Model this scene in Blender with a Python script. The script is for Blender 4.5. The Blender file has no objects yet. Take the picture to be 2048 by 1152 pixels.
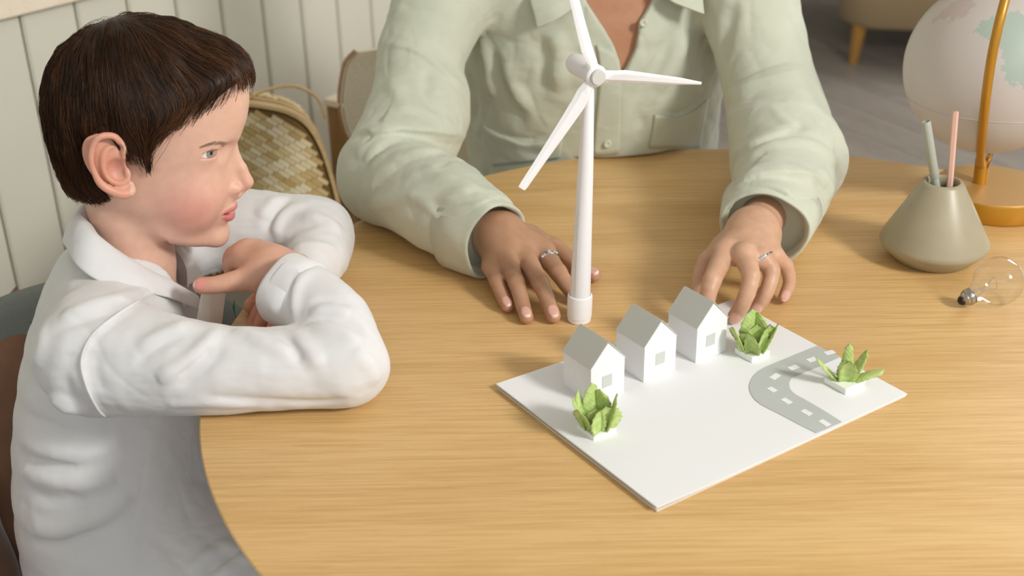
import bpy, math, random
import numpy as np
from mathutils import Vector, Matrix

# ------------------------------------------------------------------ camera, world, lights, exposure
SC = bpy.context.scene
COL = SC.collection
PITCH, ROLL, FPX, CAMZ, TZ = 0.4684, -0.0183, 2449.3, 1.395, 0.75
_f = Vector((0, math.cos(PITCH), -math.sin(PITCH)))
_r0 = Vector((1, 0, 0)); _u0 = _r0.cross(_f)
CR = _r0 * math.cos(ROLL) + _u0 * math.sin(ROLL)
CU = -_r0 * math.sin(ROLL) + _u0 * math.cos(ROLL)
CF = _f
cd = bpy.data.cameras.new('camera'); cam = bpy.data.objects.new('camera', cd); COL.objects.link(cam)
cam.matrix_world = Matrix(((CR.x, CU.x, -CF.x, 0), (CR.y, CU.y, -CF.y, 0), (CR.z, CU.z, -CF.z, CAMZ), (0, 0, 0, 1)))
cd.sensor_width = 36; cd.lens = 36 * FPX / 2048
cd.clip_start = 0.05; cd.clip_end = 50
cd.dof.use_dof = True; cd.dof.focus_distance = 1.30; cd.dof.aperture_fstop = 5.0
SC.camera = cam
W = bpy.data.worlds.new('world'); SC.world = W; W.use_nodes = True
W.node_tree.nodes['Background'].inputs[0].default_value = (0.92, 0.96, 1.0, 1)
W.node_tree.nodes['Background'].inputs[1].default_value = 0.58
def area(name, loc, target, size, power, color, size_y=None):
    l = bpy.data.lights.new(name, 'AREA'); l.energy = power; l.color = color; l.size = size
    if size_y: l.shape = 'RECTANGLE'; l.size_y = size_y
    o = bpy.data.objects.new(name, l); COL.objects.link(o); o.location = loc
    o.rotation_euler = (Vector(target) - Vector(loc)).to_track_quat('-Z', 'Y').to_euler()
    return o
area('window_light', (2.0, -0.35, 2.35), (0.1, 1.2, 0.85), 0.50, 62, (1.0, 0.985, 0.96))
area('far_window_light', (3.4, 4.6, 2.0), (0.4, 1.3, 0.8), 1.3, 60, (0.98, 0.98, 1.0))
area('fill_light', (0.3, -1.6, 2.9), (0.1, 1.3, 0.7), 2.2, 33, (0.97, 0.98, 1.0))  # added soft fill from the camera side, not a lamp of the room
SC.view_settings.view_transform = 'Standard'; SC.view_settings.look = 'None'
SC.view_settings.gamma = 1; SC.view_settings.use_curve_mapping = False
SC.view_settings.exposure = -0.02
SC.cycles.use_denoising = True
SC.cycles.max_bounces = 10; SC.cycles.transparent_max_bounces = 12

# ------------------------------------------------------------------ helpers
def raydir(px, py): return CF + (px - 1024) / FPX * CR + (576 - py) / FPX * CU
def PH(px, py, h):                       # a point seen at a pixel, h metres above the table top
    d = raydir(px, py); t = (TZ + h - CAMZ) / d.z; return Vector((0, 0, CAMZ)) + d * t
def PY(px, py, y):                       # a point seen at a pixel, at world depth y
    d = raydir(px, py); return Vector((0, 0, CAMZ)) + d * (y / d.y)
def lin(c):
    if isinstance(c, str): c = [int(c[i:i+2], 16) / 255 for i in (0, 2, 4)]
    return tuple(((v + .055) / 1.055) ** 2.4 if v > .04045 else v / 12.92 for v in c) + (1,)
class NT:
    def __init__(s, name):
        s.m = bpy.data.materials.new(name); s.m.use_nodes = True; s.t = s.m.node_tree; s.b = s.t.nodes['Principled BSDF']
    def n(s, typ, **kw):
        x = s.t.nodes.new(typ)
        for k, v in kw.items():
            if k.startswith('i_'):
                k = k[2:]; x.inputs[int(k) if k.isdigit() else k.replace('_', ' ')].default_value = v
            else: setattr(x, k, v)
        return x
    def l(s, a, b): s.t.links.new(a, b)
    def coords(s, scale=(1, 1, 1), rot=(0, 0, 0), kind='Object'):
        tc = s.n('ShaderNodeTexCoord'); mp = s.n('ShaderNodeMapping'); mp.inputs['Scale'].default_value = scale; mp.inputs['Rotation'].default_value = rot
        s.l(tc.outputs[kind], mp.inputs[0]); return mp.outputs[0]
    def noise(s, vec, scale, detail=4, rough=.5):
        x = s.n('ShaderNodeTexNoise'); x.inputs['Scale'].default_value = scale; x.inputs['Detail'].default_value = detail; x.inputs['Roughness'].default_value = rough
        if vec: s.l(vec, x.inputs['Vector'])
        return x.outputs['Fac']
    def ramp(s, fac, stops):
        r = s.n('ShaderNodeValToRGB'); e = r.color_ramp.elements
        while len(e) < len(stops): e.new(.5)
        for i, (p, c) in enumerate(stops): e[i].position = p; e[i].color = lin(c) if not isinstance(c, tuple) else c
        s.l(fac, r.inputs[0]); return r.outputs[0]
    def bump(s, h, strength=.2, dist=.002, prev=None):
        b = s.n('ShaderNodeBump'); b.inputs['Strength'].default_value = strength; b.inputs['Distance'].default_value = dist
        s.l(h, b.inputs['Height'])
        if prev is not None: s.l(prev, b.inputs['Normal'])
        return b.outputs[0]
def mat(name, col, rough=.6, metal=0., var=.0, vscale=40, bump=0., bscale=300, bdist=.001, **kw):
    t = NT(name); b = t.b
    b.inputs['Roughness'].default_value = rough; b.inputs['Metallic'].default_value = metal
    c = lin(col)
    if var:
        v = t.coords(); f = t.noise(v, vscale)
        lo = tuple(x * (1 - var) for x in c[:3]) + (1,); hi = tuple(min(1, x * (1 + var)) for x in c[:3]) + (1,)
        t.l(t.ramp(f, [(.3, lo), (.7, hi)]), b.inputs['Base Color'])
    else: b.inputs['Base Color'].default_value = c
    if bump:
        f = t.noise(t.coords(), bscale, 3); t.l(t.bump(f, bump, bdist), b.inputs['Normal'])
    for k, v in kw.items(): b.inputs[k.replace('_', ' ')].default_value = v
    return t.m
def mesh_obj(name, verts, faces, m, parent=None, smooth=False, cols=None):
    me = bpy.data.meshes.new(name)
    if isinstance(verts, np.ndarray): verts = np.ascontiguousarray(verts, dtype=np.float32)
    if isinstance(faces, np.ndarray) and faces.ndim == 2:
        nv, nf, k = len(verts), len(faces), faces.shape[1]
        me.vertices.add(nv); me.vertices.foreach_set('co', np.asarray(verts, dtype=np.float32).ravel())
        me.loops.add(nf * k); me.loops.foreach_set('vertex_index', faces.astype(np.int32).ravel())
        me.polygons.add(nf); me.polygons.foreach_set('loop_start', np.arange(0, nf * k, k, dtype=np.int32))
        me.update(calc_edges=True)
    else:
        me.from_pydata([tuple(v) for v in verts], [], [tuple(f) for f in faces]); me.update()
    if cols is not None:
        a = me.color_attributes.new('Col', 'FLOAT_COLOR', 'POINT')
        c = np.ones((len(verts), 4), np.float32); c[:, :3] = cols; a.data.foreach_set('color', c.ravel())
    if smooth: me.polygons.foreach_set('use_smooth', np.ones(len(me.polygons), bool))
    me.materials.append(m); me.validate()
    o = bpy.data.objects.new(name, me); COL.objects.link(o)
    if parent is not None: o.parent = parent
    return o
def tag(o, label, cat, group=None):
    o['label'] = label; o['category'] = cat
    if group: o['group'] = group
    return o
def struct(o): o['kind'] = 'structure'; return o
def thing(name, label, cat, loc=(0, 0, 0), rz=0, group=None):
    o = bpy.data.objects.new(name, None); COL.objects.link(o); o.location = loc; o.rotation_euler = (0, 0, rz); o.empty_display_size = .05
    return tag(o, label, cat, group)
class MB:
    def __init__(s): s.v = []; s.f = []
    def add(s, v, f):
        k = len(s.v); s.v += [Vector(x) for x in v]; s.f += [tuple(i + k for i in q) for q in f]; return s
    def box(s, c, d, R=None):
        c = Vector(c); R = R or Matrix.Identity(3)
        v = [c + R @ Vector((x * d[0] / 2, y * d[1] / 2, z * d[2] / 2)) for x in (-1, 1) for y in (-1, 1) for z in (-1, 1)]
        return s.add(v, [(0, 1, 3, 2), (4, 6, 7, 5), (0, 4, 5, 1), (2, 3, 7, 6), (0, 2, 6, 4), (1, 5, 7, 3)])
    def prism(s, poly, d):               # poly: 3d points, d: extrusion vector
        n = len(poly); d = Vector(d); v = [Vector(p) for p in poly] + [Vector(p) + d for p in poly]
        return s.add(v, [tuple(range(n - 1, -1, -1)), tuple(range(n, 2 * n))] + [(i, (i + 1) % n, n + (i + 1) % n, n + i) for i in range(n)])
    def lathe(s, prof, c=(0, 0, 0), n=64, R=None, closed=False):
        c = Vector(c); R = R or Matrix.Identity(3); v = []; m = len(prof)
        for r, z in prof:
            for i in range(n):
                a = 2 * math.pi * i / n; v.append(c + R @ Vector((r * math.cos(a), r * math.sin(a), z)))
        f = [(j * n + i, j * n + (i + 1) % n, (j + 1) * n + (i + 1) % n, (j + 1) * n + i) for j in range(m - 1) for i in range(n)]
        if not closed: f += [tuple(range(n - 1, -1, -1)), tuple((m - 1) * n + i for i in range(n))]
        else: f += [((m - 1) * n + i, (m - 1) * n + (i + 1) % n, (i + 1) % n, i) for i in range(n)]
        return s.add(v, f)
    def tube(s, pts, rad, n=12, flat=1., up=(0, 0, 1)):   # swept tube; flat scales the second axis
        pts = [Vector(p) for p in pts]; m = len(pts); v = []
        for k, p in enumerate(pts):
            t = (pts[min(k + 1, m - 1)] - pts[max(k - 1, 0)]).normalized()
            a = Vector(up).cross(t)
            if a.length < 1e-4: a = Vector((1, 0, 0)).cross(t)
            a.normalize(); b = t.cross(a); r = rad[k] if hasattr(rad, '__len__') else rad
            for i in range(n):
                q = 2 * math.pi * i / n; v.append(p + a * math.cos(q) * r + b * math.sin(q) * r * flat)
        f = [(j * n + i, j * n + (i + 1) % n, (j + 1) * n + (i + 1) % n, (j + 1) * n + i) for j in range(m - 1) for i in range(n)]
        return s.add(v, f + [tuple(range(n - 1, -1, -1)), tuple((m - 1) * n + i for i in range(n))])
    def build(s, name, m, parent=None, smooth=False, bevel=0, seg=2, auto=None):
        o = mesh_obj(name, s.v, s.f, m, parent, smooth)
        if parent is not None and parent.type == 'EMPTY':       # points are world coordinates: move them to the parent's frame
            M = Matrix.Translation(parent.location) @ parent.rotation_euler.to_matrix().to_4x4(); o.data.transform(M.inverted())
        if bevel:
            b = o.modifiers.new('bevel', 'BEVEL'); b.width = bevel; b.segments = seg; b.limit_method = 'ANGLE'; b.angle_limit = math.radians(35)
        if smooth and auto is not None:
            o.data.set_sharp_from_angle(angle=math.radians(auto))
        return o
def align_z(d): return Vector(d).normalized().to_track_quat('Z', 'X').to_matrix()
def spline(P, n):                        # Catmull-Rom through points (any dimension)
    P = np.asarray([list(p) for p in P], float); Q = np.vstack([2 * P[0] - P[1], P, 2 * P[-1] - P[-2]]); out = []
    for i in range(len(P) - 1):
        a, b, c, d = Q[i:i + 4]
        for k in range(n):
            t = k / n; out.append(.5 * (2 * b + (c - a) * t + (2 * a - 5 * b + 4 * c - d) * t * t + (3 * b - a - 3 * c + d) * t ** 3))
    return np.array(out + [P[-1]])
def sm(a, b, x): t = np.clip((x - a) / (b - a), 0, 1); return t * t * (3 - 2 * t)
BLADES = [(107, .130), (-12, .128), (233, .133)]
CONTINENTS = [('D3C5BF', [(-174.6, 33.9), (-172.9, 43.2), (-171.9, 51.7), (-167.5, 57.6), (-149.8, 59.6), (-141.9, 55.0), (-143.1, 50.7), (-143.7, 45.7), (-144.5, 43.7), (-146.7, 44.7), (-152.5, 39.9), (-157.5, 37.5), (-154.5, 41.8), (-163.6, 40.3), (-167.3, 38.1), (-169.2, 35.7)]),
 ('BCCDC2', [(-130.7, 35.4), (-128.6, 41.5), (-122.7, 47.1), (-114.6, 49.1), (-106.1, 51.4), (-100.1, 54.0), (-93.2, 51.7), (-84.7, 51.5), (-71.7, 42.8), (-73.9, 27.1), (-77.4, 12.4), (-84.8, 3.8), (-91.9, 4.4), (-95.7, 6.3), (-100.1, 9.2), (-96.5, 4.0), (-99.9, 4.6), (-104.2, 9.8), (-106.5, 15.6), (-106.8, 23.8), (-110.9, 30.3), (-116.3, 32.2), (-121.4, 32.1), (-122.8, 33.9), (-128.2, 36.1)])]

# ------------------------------------------------------------------ materials
def wood(name, light, dark, axis='x', rough=.42, scale=1., contrast=1., coat=0.):
    t = NT(name); s = {'x': (1.3, 42, 42), 'y': (42, 1.3, 42), 'z': (42, 42, 1.3)}[axis]
    v = t.coords(tuple(k * scale for k in s))
    big = t.noise(t.coords(tuple(k * scale * .22 for k in s)), 1.6, 3)
    fine = t.noise(v, 7.5, 9, .72)
    mx = t.n('ShaderNodeMath', operation='MULTIPLY_ADD', i_1=.40); t.l(big, mx.inputs[0]); t.l(fine, mx.inputs[2])
    L, D = lin(light), lin(dark); mid = tuple((a + b) / 2 for a, b in zip(L, D))
    t.l(t.ramp(mx.outputs[0], [(.50, D), (.66, mid), (.80, L)]), t.b.inputs['Base Color'])
    t.b.inputs['Roughness'].default_value = rough; t.b.inputs['Coat Weight'].default_value = coat; t.b.inputs['Coat Roughness'].default_value = .3
    t.l(t.bump(fine, .12 * contrast, .0006), t.b.inputs['Normal']); return t.m
M_oak = wood('oak_veneer', 'DBB57C', 'C2975B', 'x', .36)
M_oak_edge = wood('oak_edge', 'A87A48', '7E5A34', 'x', .5)
M_wall = mat('painted_board', 'DAD7C6', .6, var=.03, vscale=3)
M_floor = wood('grey_floorboard', 'A39A90', '7E756C', 'y', .45)
M_pale = wood('pale_ash', 'F8ECD6', 'EAD9BA', 'x', .5)
M_ply = wood('plywood_edge', 'B58F68', '8E6A48', 'z', .6)
M_cab = wood('brown_cabinet_wood', 'A8824E', '7F5E34', 'z', .5)
M_white = mat('white_plastic', 'ECEAEA', .38)
M_paper = mat('white_board', 'E9E9E9', .75, bump=.03, bscale=900)
M_greyp = mat('grey_card', 'BEBFB7', .85, bump=.04, bscale=900)
M_road = mat('road_grey_card', 'B9BDB9', .8)
M_pale_grey = mat('pale_grey_card', 'C6C7C2', .85)
M_pot = mat('khaki_ceramic', 'A39A80', .38, var=.03, vscale=60, bump=.04, bscale=500)
M_gold = mat('mustard_lacquer', 'B98425', .32, .25)
M_gold_top = mat('brass_top_lacquer', 'C79C5C', .36, .35)
M_brass = mat('brass', 'C9A066', .22, 1.)
M_sage_fab = mat('grey_upholstery', '868B86', .95, var=.06, vscale=300, bump=.3, bscale=1200)
M_velvet = mat('brown_velvet', '8E6850', .85, var=.18, vscale=14, Sheen_Weight=.8, Sheen_Roughness=.4)
M_sofa = mat('beige_upholstery', 'A38E6C', .95, var=.05, vscale=200, bump=.25, bscale=900)
M_legwood = wood('honey_leg_wood', 'B98A44', '94682C', 'z', .45)
M_bamboo = wood('bamboo', 'E8CC96', 'C9A267', 'x', .42, 3)
_t = NT('bamboo_strip'); _o = _t.n('ShaderNodeObjectInfo'); _t.l(_t.ramp(_o.outputs['Random'], [(0, 'D6B678'), (.5, 'F2DAA6'), (1, 'FFF2D2')]), _t.b.inputs['Base Color']); _t.b.inputs['Roughness'].default_value = .35; M_bamboo2 = _t.m
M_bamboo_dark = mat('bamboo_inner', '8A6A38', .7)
M_metal = mat('steel', 'B8B4AC', .25, 1.)
M_black = mat('black_insulator', '15120F', .35)

# ------------------------------------------------------------------ the room
WD = 1.92; wu = Vector((.582, .813, 0)); wn = Vector((-.813, .582, 0))    # wall direction and outward normal
def wallp(t, z, off=0.): return wn * (WD + off) + wu * t + Vector((0, 0, z))
floor = struct(MB().box((1.2, 3.0, -.03), (9, 9, .04)).build('floor', mat('floor_joint', '4A4440', .8)))
k = 0
fang = math.radians(28); fR = Matrix.Rotation(fang, 3, 'Z')
random.seed(3)
for i in range(-8, 26):
    for j in range(-2, 4):
        c = Vector((1.5, 3.4, -.005)) + fR @ Vector(((i - 9) * .17, (j + (i * .37) % 1) * 1.4 - 1.4, 0))
        if not (-1.5 < c.x < 5.6 and -1.2 < c.y < 7.4): continue
        b = MB().box((0, 0, 0), (.166, 1.395, .012)).build('floorboard', M_floor, floor)
        b.location = c; b.rotation_euler = (0, 0, fang)
zt_ = CAMZ + (lambda d: d.z * WD / d.dot(wn))(raydir(20, 30))
wall = struct(MB().prism([wallp(-3, 0, .02), wallp(3.35, 0, .02), wallp(3.35, 0, .12), wallp(-3, 0, .12)], (0, 0, 2.6)).build('wall_left', mat('wall_joint', 'A9A386', .8)))
for i in range(-27, 30):
    t0 = i * .1135 - .018
    q = MB()
    a, b_ = t0 + .002, t0 + .1115
    pts = [wallp(a, .0, .02), wallp(a, .0, .004), wallp(a + .004, .0, 0), wallp(b_ - .004, 0, 0), wallp(b_, 0, .004), wallp(b_, 0, .02)]
    q.prism(pts, (0, 0, 2.6)).build('wall_plank', M_wall, wall)
struct(MB().prism([wallp(-3, .0, -.018), wallp(3.35, 0, -.018), wallp(3.35, 0, 0), wallp(-3, 0, 0)], (0, 0, .09)).build('baseboard_left', M_wall, None, bevel=.004))
ce = struct(MB().box((1.5, 2.0, 2.7), (10, 11, .1)).build('ceiling', mat('ceiling_paint', 'F2F0EA', .9)))
tr = struct(MB().prism([wallp(-2.9, zt_, -.022), wallp(3.3, zt_, -.022), wallp(3.3, zt_, 0), wallp(-2.9, zt_, 0)], (0, 0, .09)).build('trim_1', M_pale, None, bevel=.004))
wr = struct(MB().box((2.6, 7.2, 1.3), (7.5, .1, 2.6)).build('wall_back', mat('back_wall_paint', '8D8876', .9)))

# ------------------------------------------------------------------ table
TC = Vector((.2832, 1.1224, 0)); TR = .6013
tb = thing('round_table', 'round oak dining table with horizontal grain that everyone leans on', 'table', (TC.x, TC.y, 0))
MB().lathe([(TR - .022, -.022), (TR - .004, -.006), (TR - .0006, -.0012), (TR - .002, 0)], (TC.x, TC.y, TZ), 256).build('tabletop', M_oak, tb, True, auto=30)
MB().lathe([(TR - .05, -.034), (TR - .026, -.030), (TR - .0225, -.0222)], (TC.x, TC.y, TZ), 128).build('table_edge', M_oak_edge, tb, True, auto=40)
MB().lathe([(.20, 0), (.20, .012), (.19, .02), (.045, .03), (.04, .06), (.04, .66), (.12, .70), (.12, .716)], (TC.x, TC.y, 0), 64).build('pedestal', M_oak_edge, tb, True, auto=40)

# ------------------------------------------------------------------ white board with road
B0 = PH(992, 769, .006); B1 = PH(1303, 1020, .006); B2 = PH(1815, 784, .006)
eA = (B2 - B1); eA.z = 0; bw = .3195; eA.normalize(); eB = Vector((eA.y, -eA.x, 0)); bh = .2475   # eA: long axis, eB: toward viewer
BC = (B0 + B2) / 2; BC.z = TZ
bang = math.atan2(eA.y, eA.x)
bd = thing('model_board', 'white foam board with a grey card road lying on the table', 'model board', BC, bang)
def bp(u, v, h=0): return BC + eA * (u * bw / 2) - eB * (v * bh / 2) + Vector((0, 0, h))
def corners(h, s=1.): return [bp(-s, -s, h), bp(s, -s, h), bp(s, s, h), bp(-s, s, h)]
MB().prism(corners(.0002, .995), (0, 0, .0022)).build('lower_sheet', mat('cream_board', 'DAD2C2', .8), bd, bevel=.0004)
g = MB()                                  # upper sheet lifts a little at its left edge
nx, ny = 24, 8; vv = []
for lay in (0, 1):
    for j in range(ny + 1):
        for i in range(nx + 1):
            u, v = i / nx * 2 - 1, j / ny * 2 - 1
            vv.append(bp(u, v, .0027 + (.0016 if lay else 0) + .0045 * max(0, -u - .2) ** 1.5 * 0.8))
idx = lambda l, j, i: l * (nx + 1) * (ny + 1) + j * (nx + 1) + i
ff = []
for j in range(ny):
    for i in range(nx):
        ff.append((idx(1, j, i), idx(1, j, i + 1), idx(1, j + 1, i + 1), idx(1, j + 1, i)))
        ff.append((idx(0, j + 1, i), idx(0, j + 1, i + 1), idx(0, j, i + 1), idx(0, j, i)))
for i in range(nx):
    ff.append((idx(0, 0, i), idx(0, 0, i + 1), idx(1, 0, i + 1), idx(1, 0, i))); ff.append((idx(1, ny, i), idx(1, ny, i + 1), idx(0, ny, i + 1), idx(0, ny, i)))
for j in range(ny):
    ff.append((idx(1, j, 0), idx(1, j + 1, 0), idx(0, j + 1, 0), idx(0, j, 0))); ff.append((idx(0, j, nx), idx(0, j + 1, nx), idx(1, j + 1, nx), idx(1, j, nx)))
g.add(vv, ff).build('upper_sheet', M_paper, bd)
BH = .0045
def boardline(pxs): return [PH(x, y, BH) for x, y in pxs]
outer = boardline([(1634, 692), (1570, 718), (1530, 735), (1509, 750), (1499, 770), (1503, 790), (1520, 808), (1560, 829), (1600, 850), (1632, 866)])
inner = boardline([(1681, 714), (1664, 722), (1632, 736), (1595, 751), (1581, 760), (1579, 774), (1588, 787), (1614, 802), (1650, 823), (1683, 844)])
so, si = spline(outer, 5), spline(inner, 5)
g = MB(); n = len(so)
P = [Vector(a) for a in so] + [Vector(a) for a in si]; up = Vector((0, 0, .0005))
g.add([q + up for q in P], [(i, i + 1, n + i + 1, n + i) for i in range(n - 1)])
g.add([q + up * .0 for q in P], [(n + i, n + i + 1, i + 1, i) for i in range(n - 1)])
g.add([P[i] + up * a for a in (0, 1) for i in range(n)], [(i + 1, i, n + i, n + i + 1) for i in range(n - 1)])
g.add([P[n + i] + up * a for a in (0, 1) for i in range(n)], [(i, i + 1, n + i + 1, n + i) for i in range(n - 1)])
g.build('road', M_road, bd)
for x, y, dx, dy in [(1659, 706, 12, -3), (1624, 720, 11, -4), (1587, 736, 11, -4), (1550, 754, 9, -6), (1544, 780, 8, 5), (1573, 803, 10, 6), (1613, 826, 11, 6), (1649, 847, 11, 7)]:
    a, b_ = PH(x - dx * .75, y - dy * .75, BH), PH(x + dx * .75, y + dy * .75, BH); d = (b_ - a).normalized(); s = Vector((-d.y, d.x, 0)) * .0032
    a.z = b_.z = TZ + BH + .0004
    MB().prism([a - s, b_ - s, b_ + s, a + s], (0, 0, .0005)).build('road_dash', M_paper, bd)

# ------------------------------------------------------------------ houses
HU = Vector((.83, .557, 0)).normalized(); HV = Vector((-HU.y, HU.x, 0))     # HU along the gable wall, HV along the ridge (away)
def house(fx, fy, label, wx=.5, ww=.012, wz=.021):
    o = PH(fx, fy, BH); Wd, L, He, Hr = .0415, .0445, .0405, .0635
    c = o + HU * Wd / 2 + HV * L / 2; t = thing('paper_house', label, 'paper house', (c.x, c.y, TZ + BH), math.atan2(HU.y, HU.x), 'white paper houses in a row on the board')
    q = lambda u, v, z: o + HU * u + HV * v + Vector((0, 0, z))
    MB().prism([q(0, 0, 0), q(Wd, 0, 0), q(Wd, 0, He), q(Wd / 2, 0, Hr - .001), q(0, 0, He)], HV * L).build('house_walls', M_paper, t, bevel=.0003)
    n1 = Vector((-(Hr - He), 0, Wd / 2)).normalized(); n1 = HU * n1.x + Vector((0, 0, n1.z))
    n2 = -HU * n1.dot(HU) + Vector((0, 0, n1.z)); e = .0004
    for nn, a, b_ in ((n1, (0 - .0006, He - .0008), (Wd / 2, Hr)), (n2, (Wd + .0006, He - .0008), (Wd / 2, Hr))):
        MB().prism([q(a[0], -e, a[1]) , q(b_[0], -e, b_[1]), q(b_[0], L + e, b_[1]), q(a[0], L + e, a[1])], nn * .0009).build('roof_panel', M_greyp, t)
    u0 = wx * Wd
    MB().prism([q(u0 - ww / 2, -.0004, wz - ww / 2 * 1.1), q(u0 + ww / 2, -.0004, wz - ww / 2 * 1.1), q(u0 + ww / 2, -.0004, wz + ww / 2 * 1.1), q(u0 - ww / 2, -.0004, wz + ww / 2 * 1.1)], HV * .0004).build('window', M_pale_grey, t)
house(1181, 811, 'small white paper house with grey roof half hidden behind the leafy front-left shrub', .48)
house(1287, 765, 'small white paper house with grey roof, middle one of the row of three', .50)
house(1391, 726, 'small white paper house with grey roof closest to the bent hand', .46)

# ------------------------------------------------------------------ paper plants on small white bases
def leaf_mesh(wid, hgt, curl, tw, seed):
    r = random.Random(seed); v = []; f = []; ns, nt = 10, 6
    for k in (0, 1):
        for j in range(ns + 1):
            t = j / ns; w = wid * 1.28 * (math.sin(math.pi * min(1, t * .70 + .20)) ** .62) * (1 + .06 * ((j % 2) * 2 - 1)) if t < .999 else wid * .05
            for i in range(nt + 1):
                s = i / nt * 2 - 1
                x = s * w / 2; y = curl * (t * t) * hgt + .13 * w * (s * s) + (.0005 if k else 0); z = t * hgt - .06 * hgt * s * s * t
                v.append((x * math.cos(tw * t) , y + x * math.sin(tw * t), z))
    I = lambda k, j, i: k * (ns + 1) * (nt + 1) + j * (nt + 1) + i
    for j in range(ns):
        for i in range(nt):
            f.append((I(0, j, i), I(0, j, i + 1), I(0, j + 1, i + 1), I(0, j + 1, i))); f.append((I(1, j + 1, i), I(1, j + 1, i + 1), I(1, j, i + 1), I(1, j, i)))
    for j in range(ns):
        f.append((I(0, j + 1, 0), I(1, j + 1, 0), I(1, j, 0), I(0, j, 0))); f.append((I(0, j, nt), I(1, j, nt), I(1, j + 1, nt), I(0, j + 1, nt)))
    for i in range(nt):
        f.append((I(0, 0, i), I(1, 0, i), I(1, 0, i + 1), I(0, 0, i + 1))); f.append((I(0, ns, i + 1), I(1, ns, i + 1), I(1, ns, i), I(0, ns, i)))
    return v, f
def leaf_mat():
    t = NT('green_paper_leaf'); f = t.noise(t.coords(), 160, 4); t.l(t.ramp(f, [(.3, 'A3BC62'), (.7, 'C6D992')]), t.b.inputs['Base Color'])
    t.b.inputs['Roughness'].default_value = .8; t.b.inputs['Subsurface Weight'].default_value = .15; t.b.inputs['Subsurface Scale'].default_value = .002
    w = t.n('ShaderNodeTexWave', wave_type='BANDS', bands_direction='DIAGONAL'); w.inputs['Scale'].default_value = 130; w.inputs['Distortion'].default_value = 1; t.l(t.coords(), w.inputs[0])
    t.l(t.bump(w.outputs['Fac'], .3, .0005), t.b.inputs['Normal']); return t.m
M_leaf = leaf_mat(); M_base = mat('plant_base_card', 'EEF0E6', .8)
def plant(px, py, label, leaves, bs=.026, bh_=.0065, ang=0):
    o = PH(px, py, BH + bh_); c = Vector((o.x, o.y, TZ + BH))
    t = thing('paper_shrub', label, 'paper plant', c, bang + ang, 'green paper shrubs on the board')
    R = Matrix.Rotation(bang + ang, 3, 'Z'); MB().box(c + Vector((0, 0, bh_ / 2)), (bs, bs, bh_), R).build('base_block', M_base, t, bevel=.0006)
    for k, (az, off, lean, wid, hgt, curl) in enumerate(leaves):
        v, f = leaf_mesh(wid, hgt, curl, .25 * ((k % 3) - 1), k)
        l = mesh_obj('leaf', v, f, M_leaf, t, True)
        a = math.radians(az) - bang - ang
        Rm = Matrix.Rotation(a, 4, 'Z') @ Matrix.Translation((0, off, bh_ - .0005)) @ Matrix.Rotation(-math.radians(lean), 4, 'X')
        l.matrix_local = Rm
D = lambda a: a   # azimuth: the side the leaf leans to (0 = away from viewer, 180 = toward)
plant(1193, 852, 'bushy green paper shrub on a white block in front of the nearest house',
      [(215, .0085, 4, .026, .030, .08), (172, .007, 2, .015, .028, .1), (130, .009, 20, .013, .034, .15), (98, .010, 14, .013, .038, .1), (262, .008, 12, .020, .039, .05), (30, .003, 6, .018, .044, .03), (330, .004, 2, .020, .038, .02), (75, .006, 16, .016, .040, .05)], .0265)
plant(1505, 698, 'bushy green paper shrub on a white block beside the farthest house',
      [(150, .007, 14, .021, .030, .08), (185, .006, 2, .020, .036, .05), (98, .008, 22, .018, .033, .1), (225, .008, 12, .017, .038, .05), (250, .010, 18, .014, .038, .05), (20, .003, 4, .021, .045, 0), (325, .004, 4, .020, .041, .03)], .0255)
plant(1690, 758, 'sparse spiky green paper plant on a white block inside the road bend',
      [(175, .004, 14, .014, .030, .05), (85, .006, 42, .011, .036, .05), (340, .002, 2, .009, .040, 0), (285, .004, 26, .013, .036, .05), (262, .006, 55, .012, .034, .2), (150, .002, 8, .012, .026, 0)], .028)

# ------------------------------------------------------------------ wind turbine
T0 = Vector((.0735, 1.193, TZ)); T1 = PY(1178, 178, 1.19)
wt = thing('wind_turbine_model', 'white toy wind turbine standing between the two hands', 'wind turbine model', T0)
up = (T1 - T0).normalized(); Rz = align_z(up)
MB().lathe([(.0118, 0), (.0130, .0015), (.0132, .006), (.0138, .0065), (.0138, .030), (.0132, .032), (.0118, .033), (.0115, .030)], T0, 48, Rz).build('base_cap', M_white, wt, True, auto=35)
H = (T1 - T0).length
MB().lathe([(.0112, .028), (.0110, .05), (.0100, H * .35), (.0080, H * .7), (.0052, H), (.003, H + .003)], T0, 40, Rz).build('tower', M_white, wt, True, auto=40)
MB().box(T0 + up * .085 + Vector((-.0062, -.0085, 0)), (.0006, .0012, .11), Rz).build('tower_seam', mat('seam_shadow_plastic', 'B9B7B6', .6), wt)
hub = PY(1190, 151, 1.168); ax = Vector((.41, -.90, -.03)).normalized(); Rh = align_z(ax)
nac = hub - ax * .038
MB().lathe([(0.0005, -.0125), (.005, -.0115), (.009, -.008), (.0105, -.002), (.0105, .012), (.0085, .03), (.006, .036)], nac, 32, Rh).build('nacelle', M_white, wt, True, auto=60)
MB().lathe([(.0095, -.008), (.0112, -.006), (.0112, .003), (.0098, .0045), (.004, .005)], hub, 40, Rh).build('hub', M_white, wt, True, auto=35)
MB().lathe([(.0080, .0040), (.0080, .0075), (.0072, .0085), (.002, .0088)], hub, 40, Rh).build('hub_cap', mat('pale_grey_plastic', 'CDCCC4', .4), wt, True, auto=35)
ex = Vector((.0, 0, 1)).cross(ax).normalized(); ez = ax.cross(ex)
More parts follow.
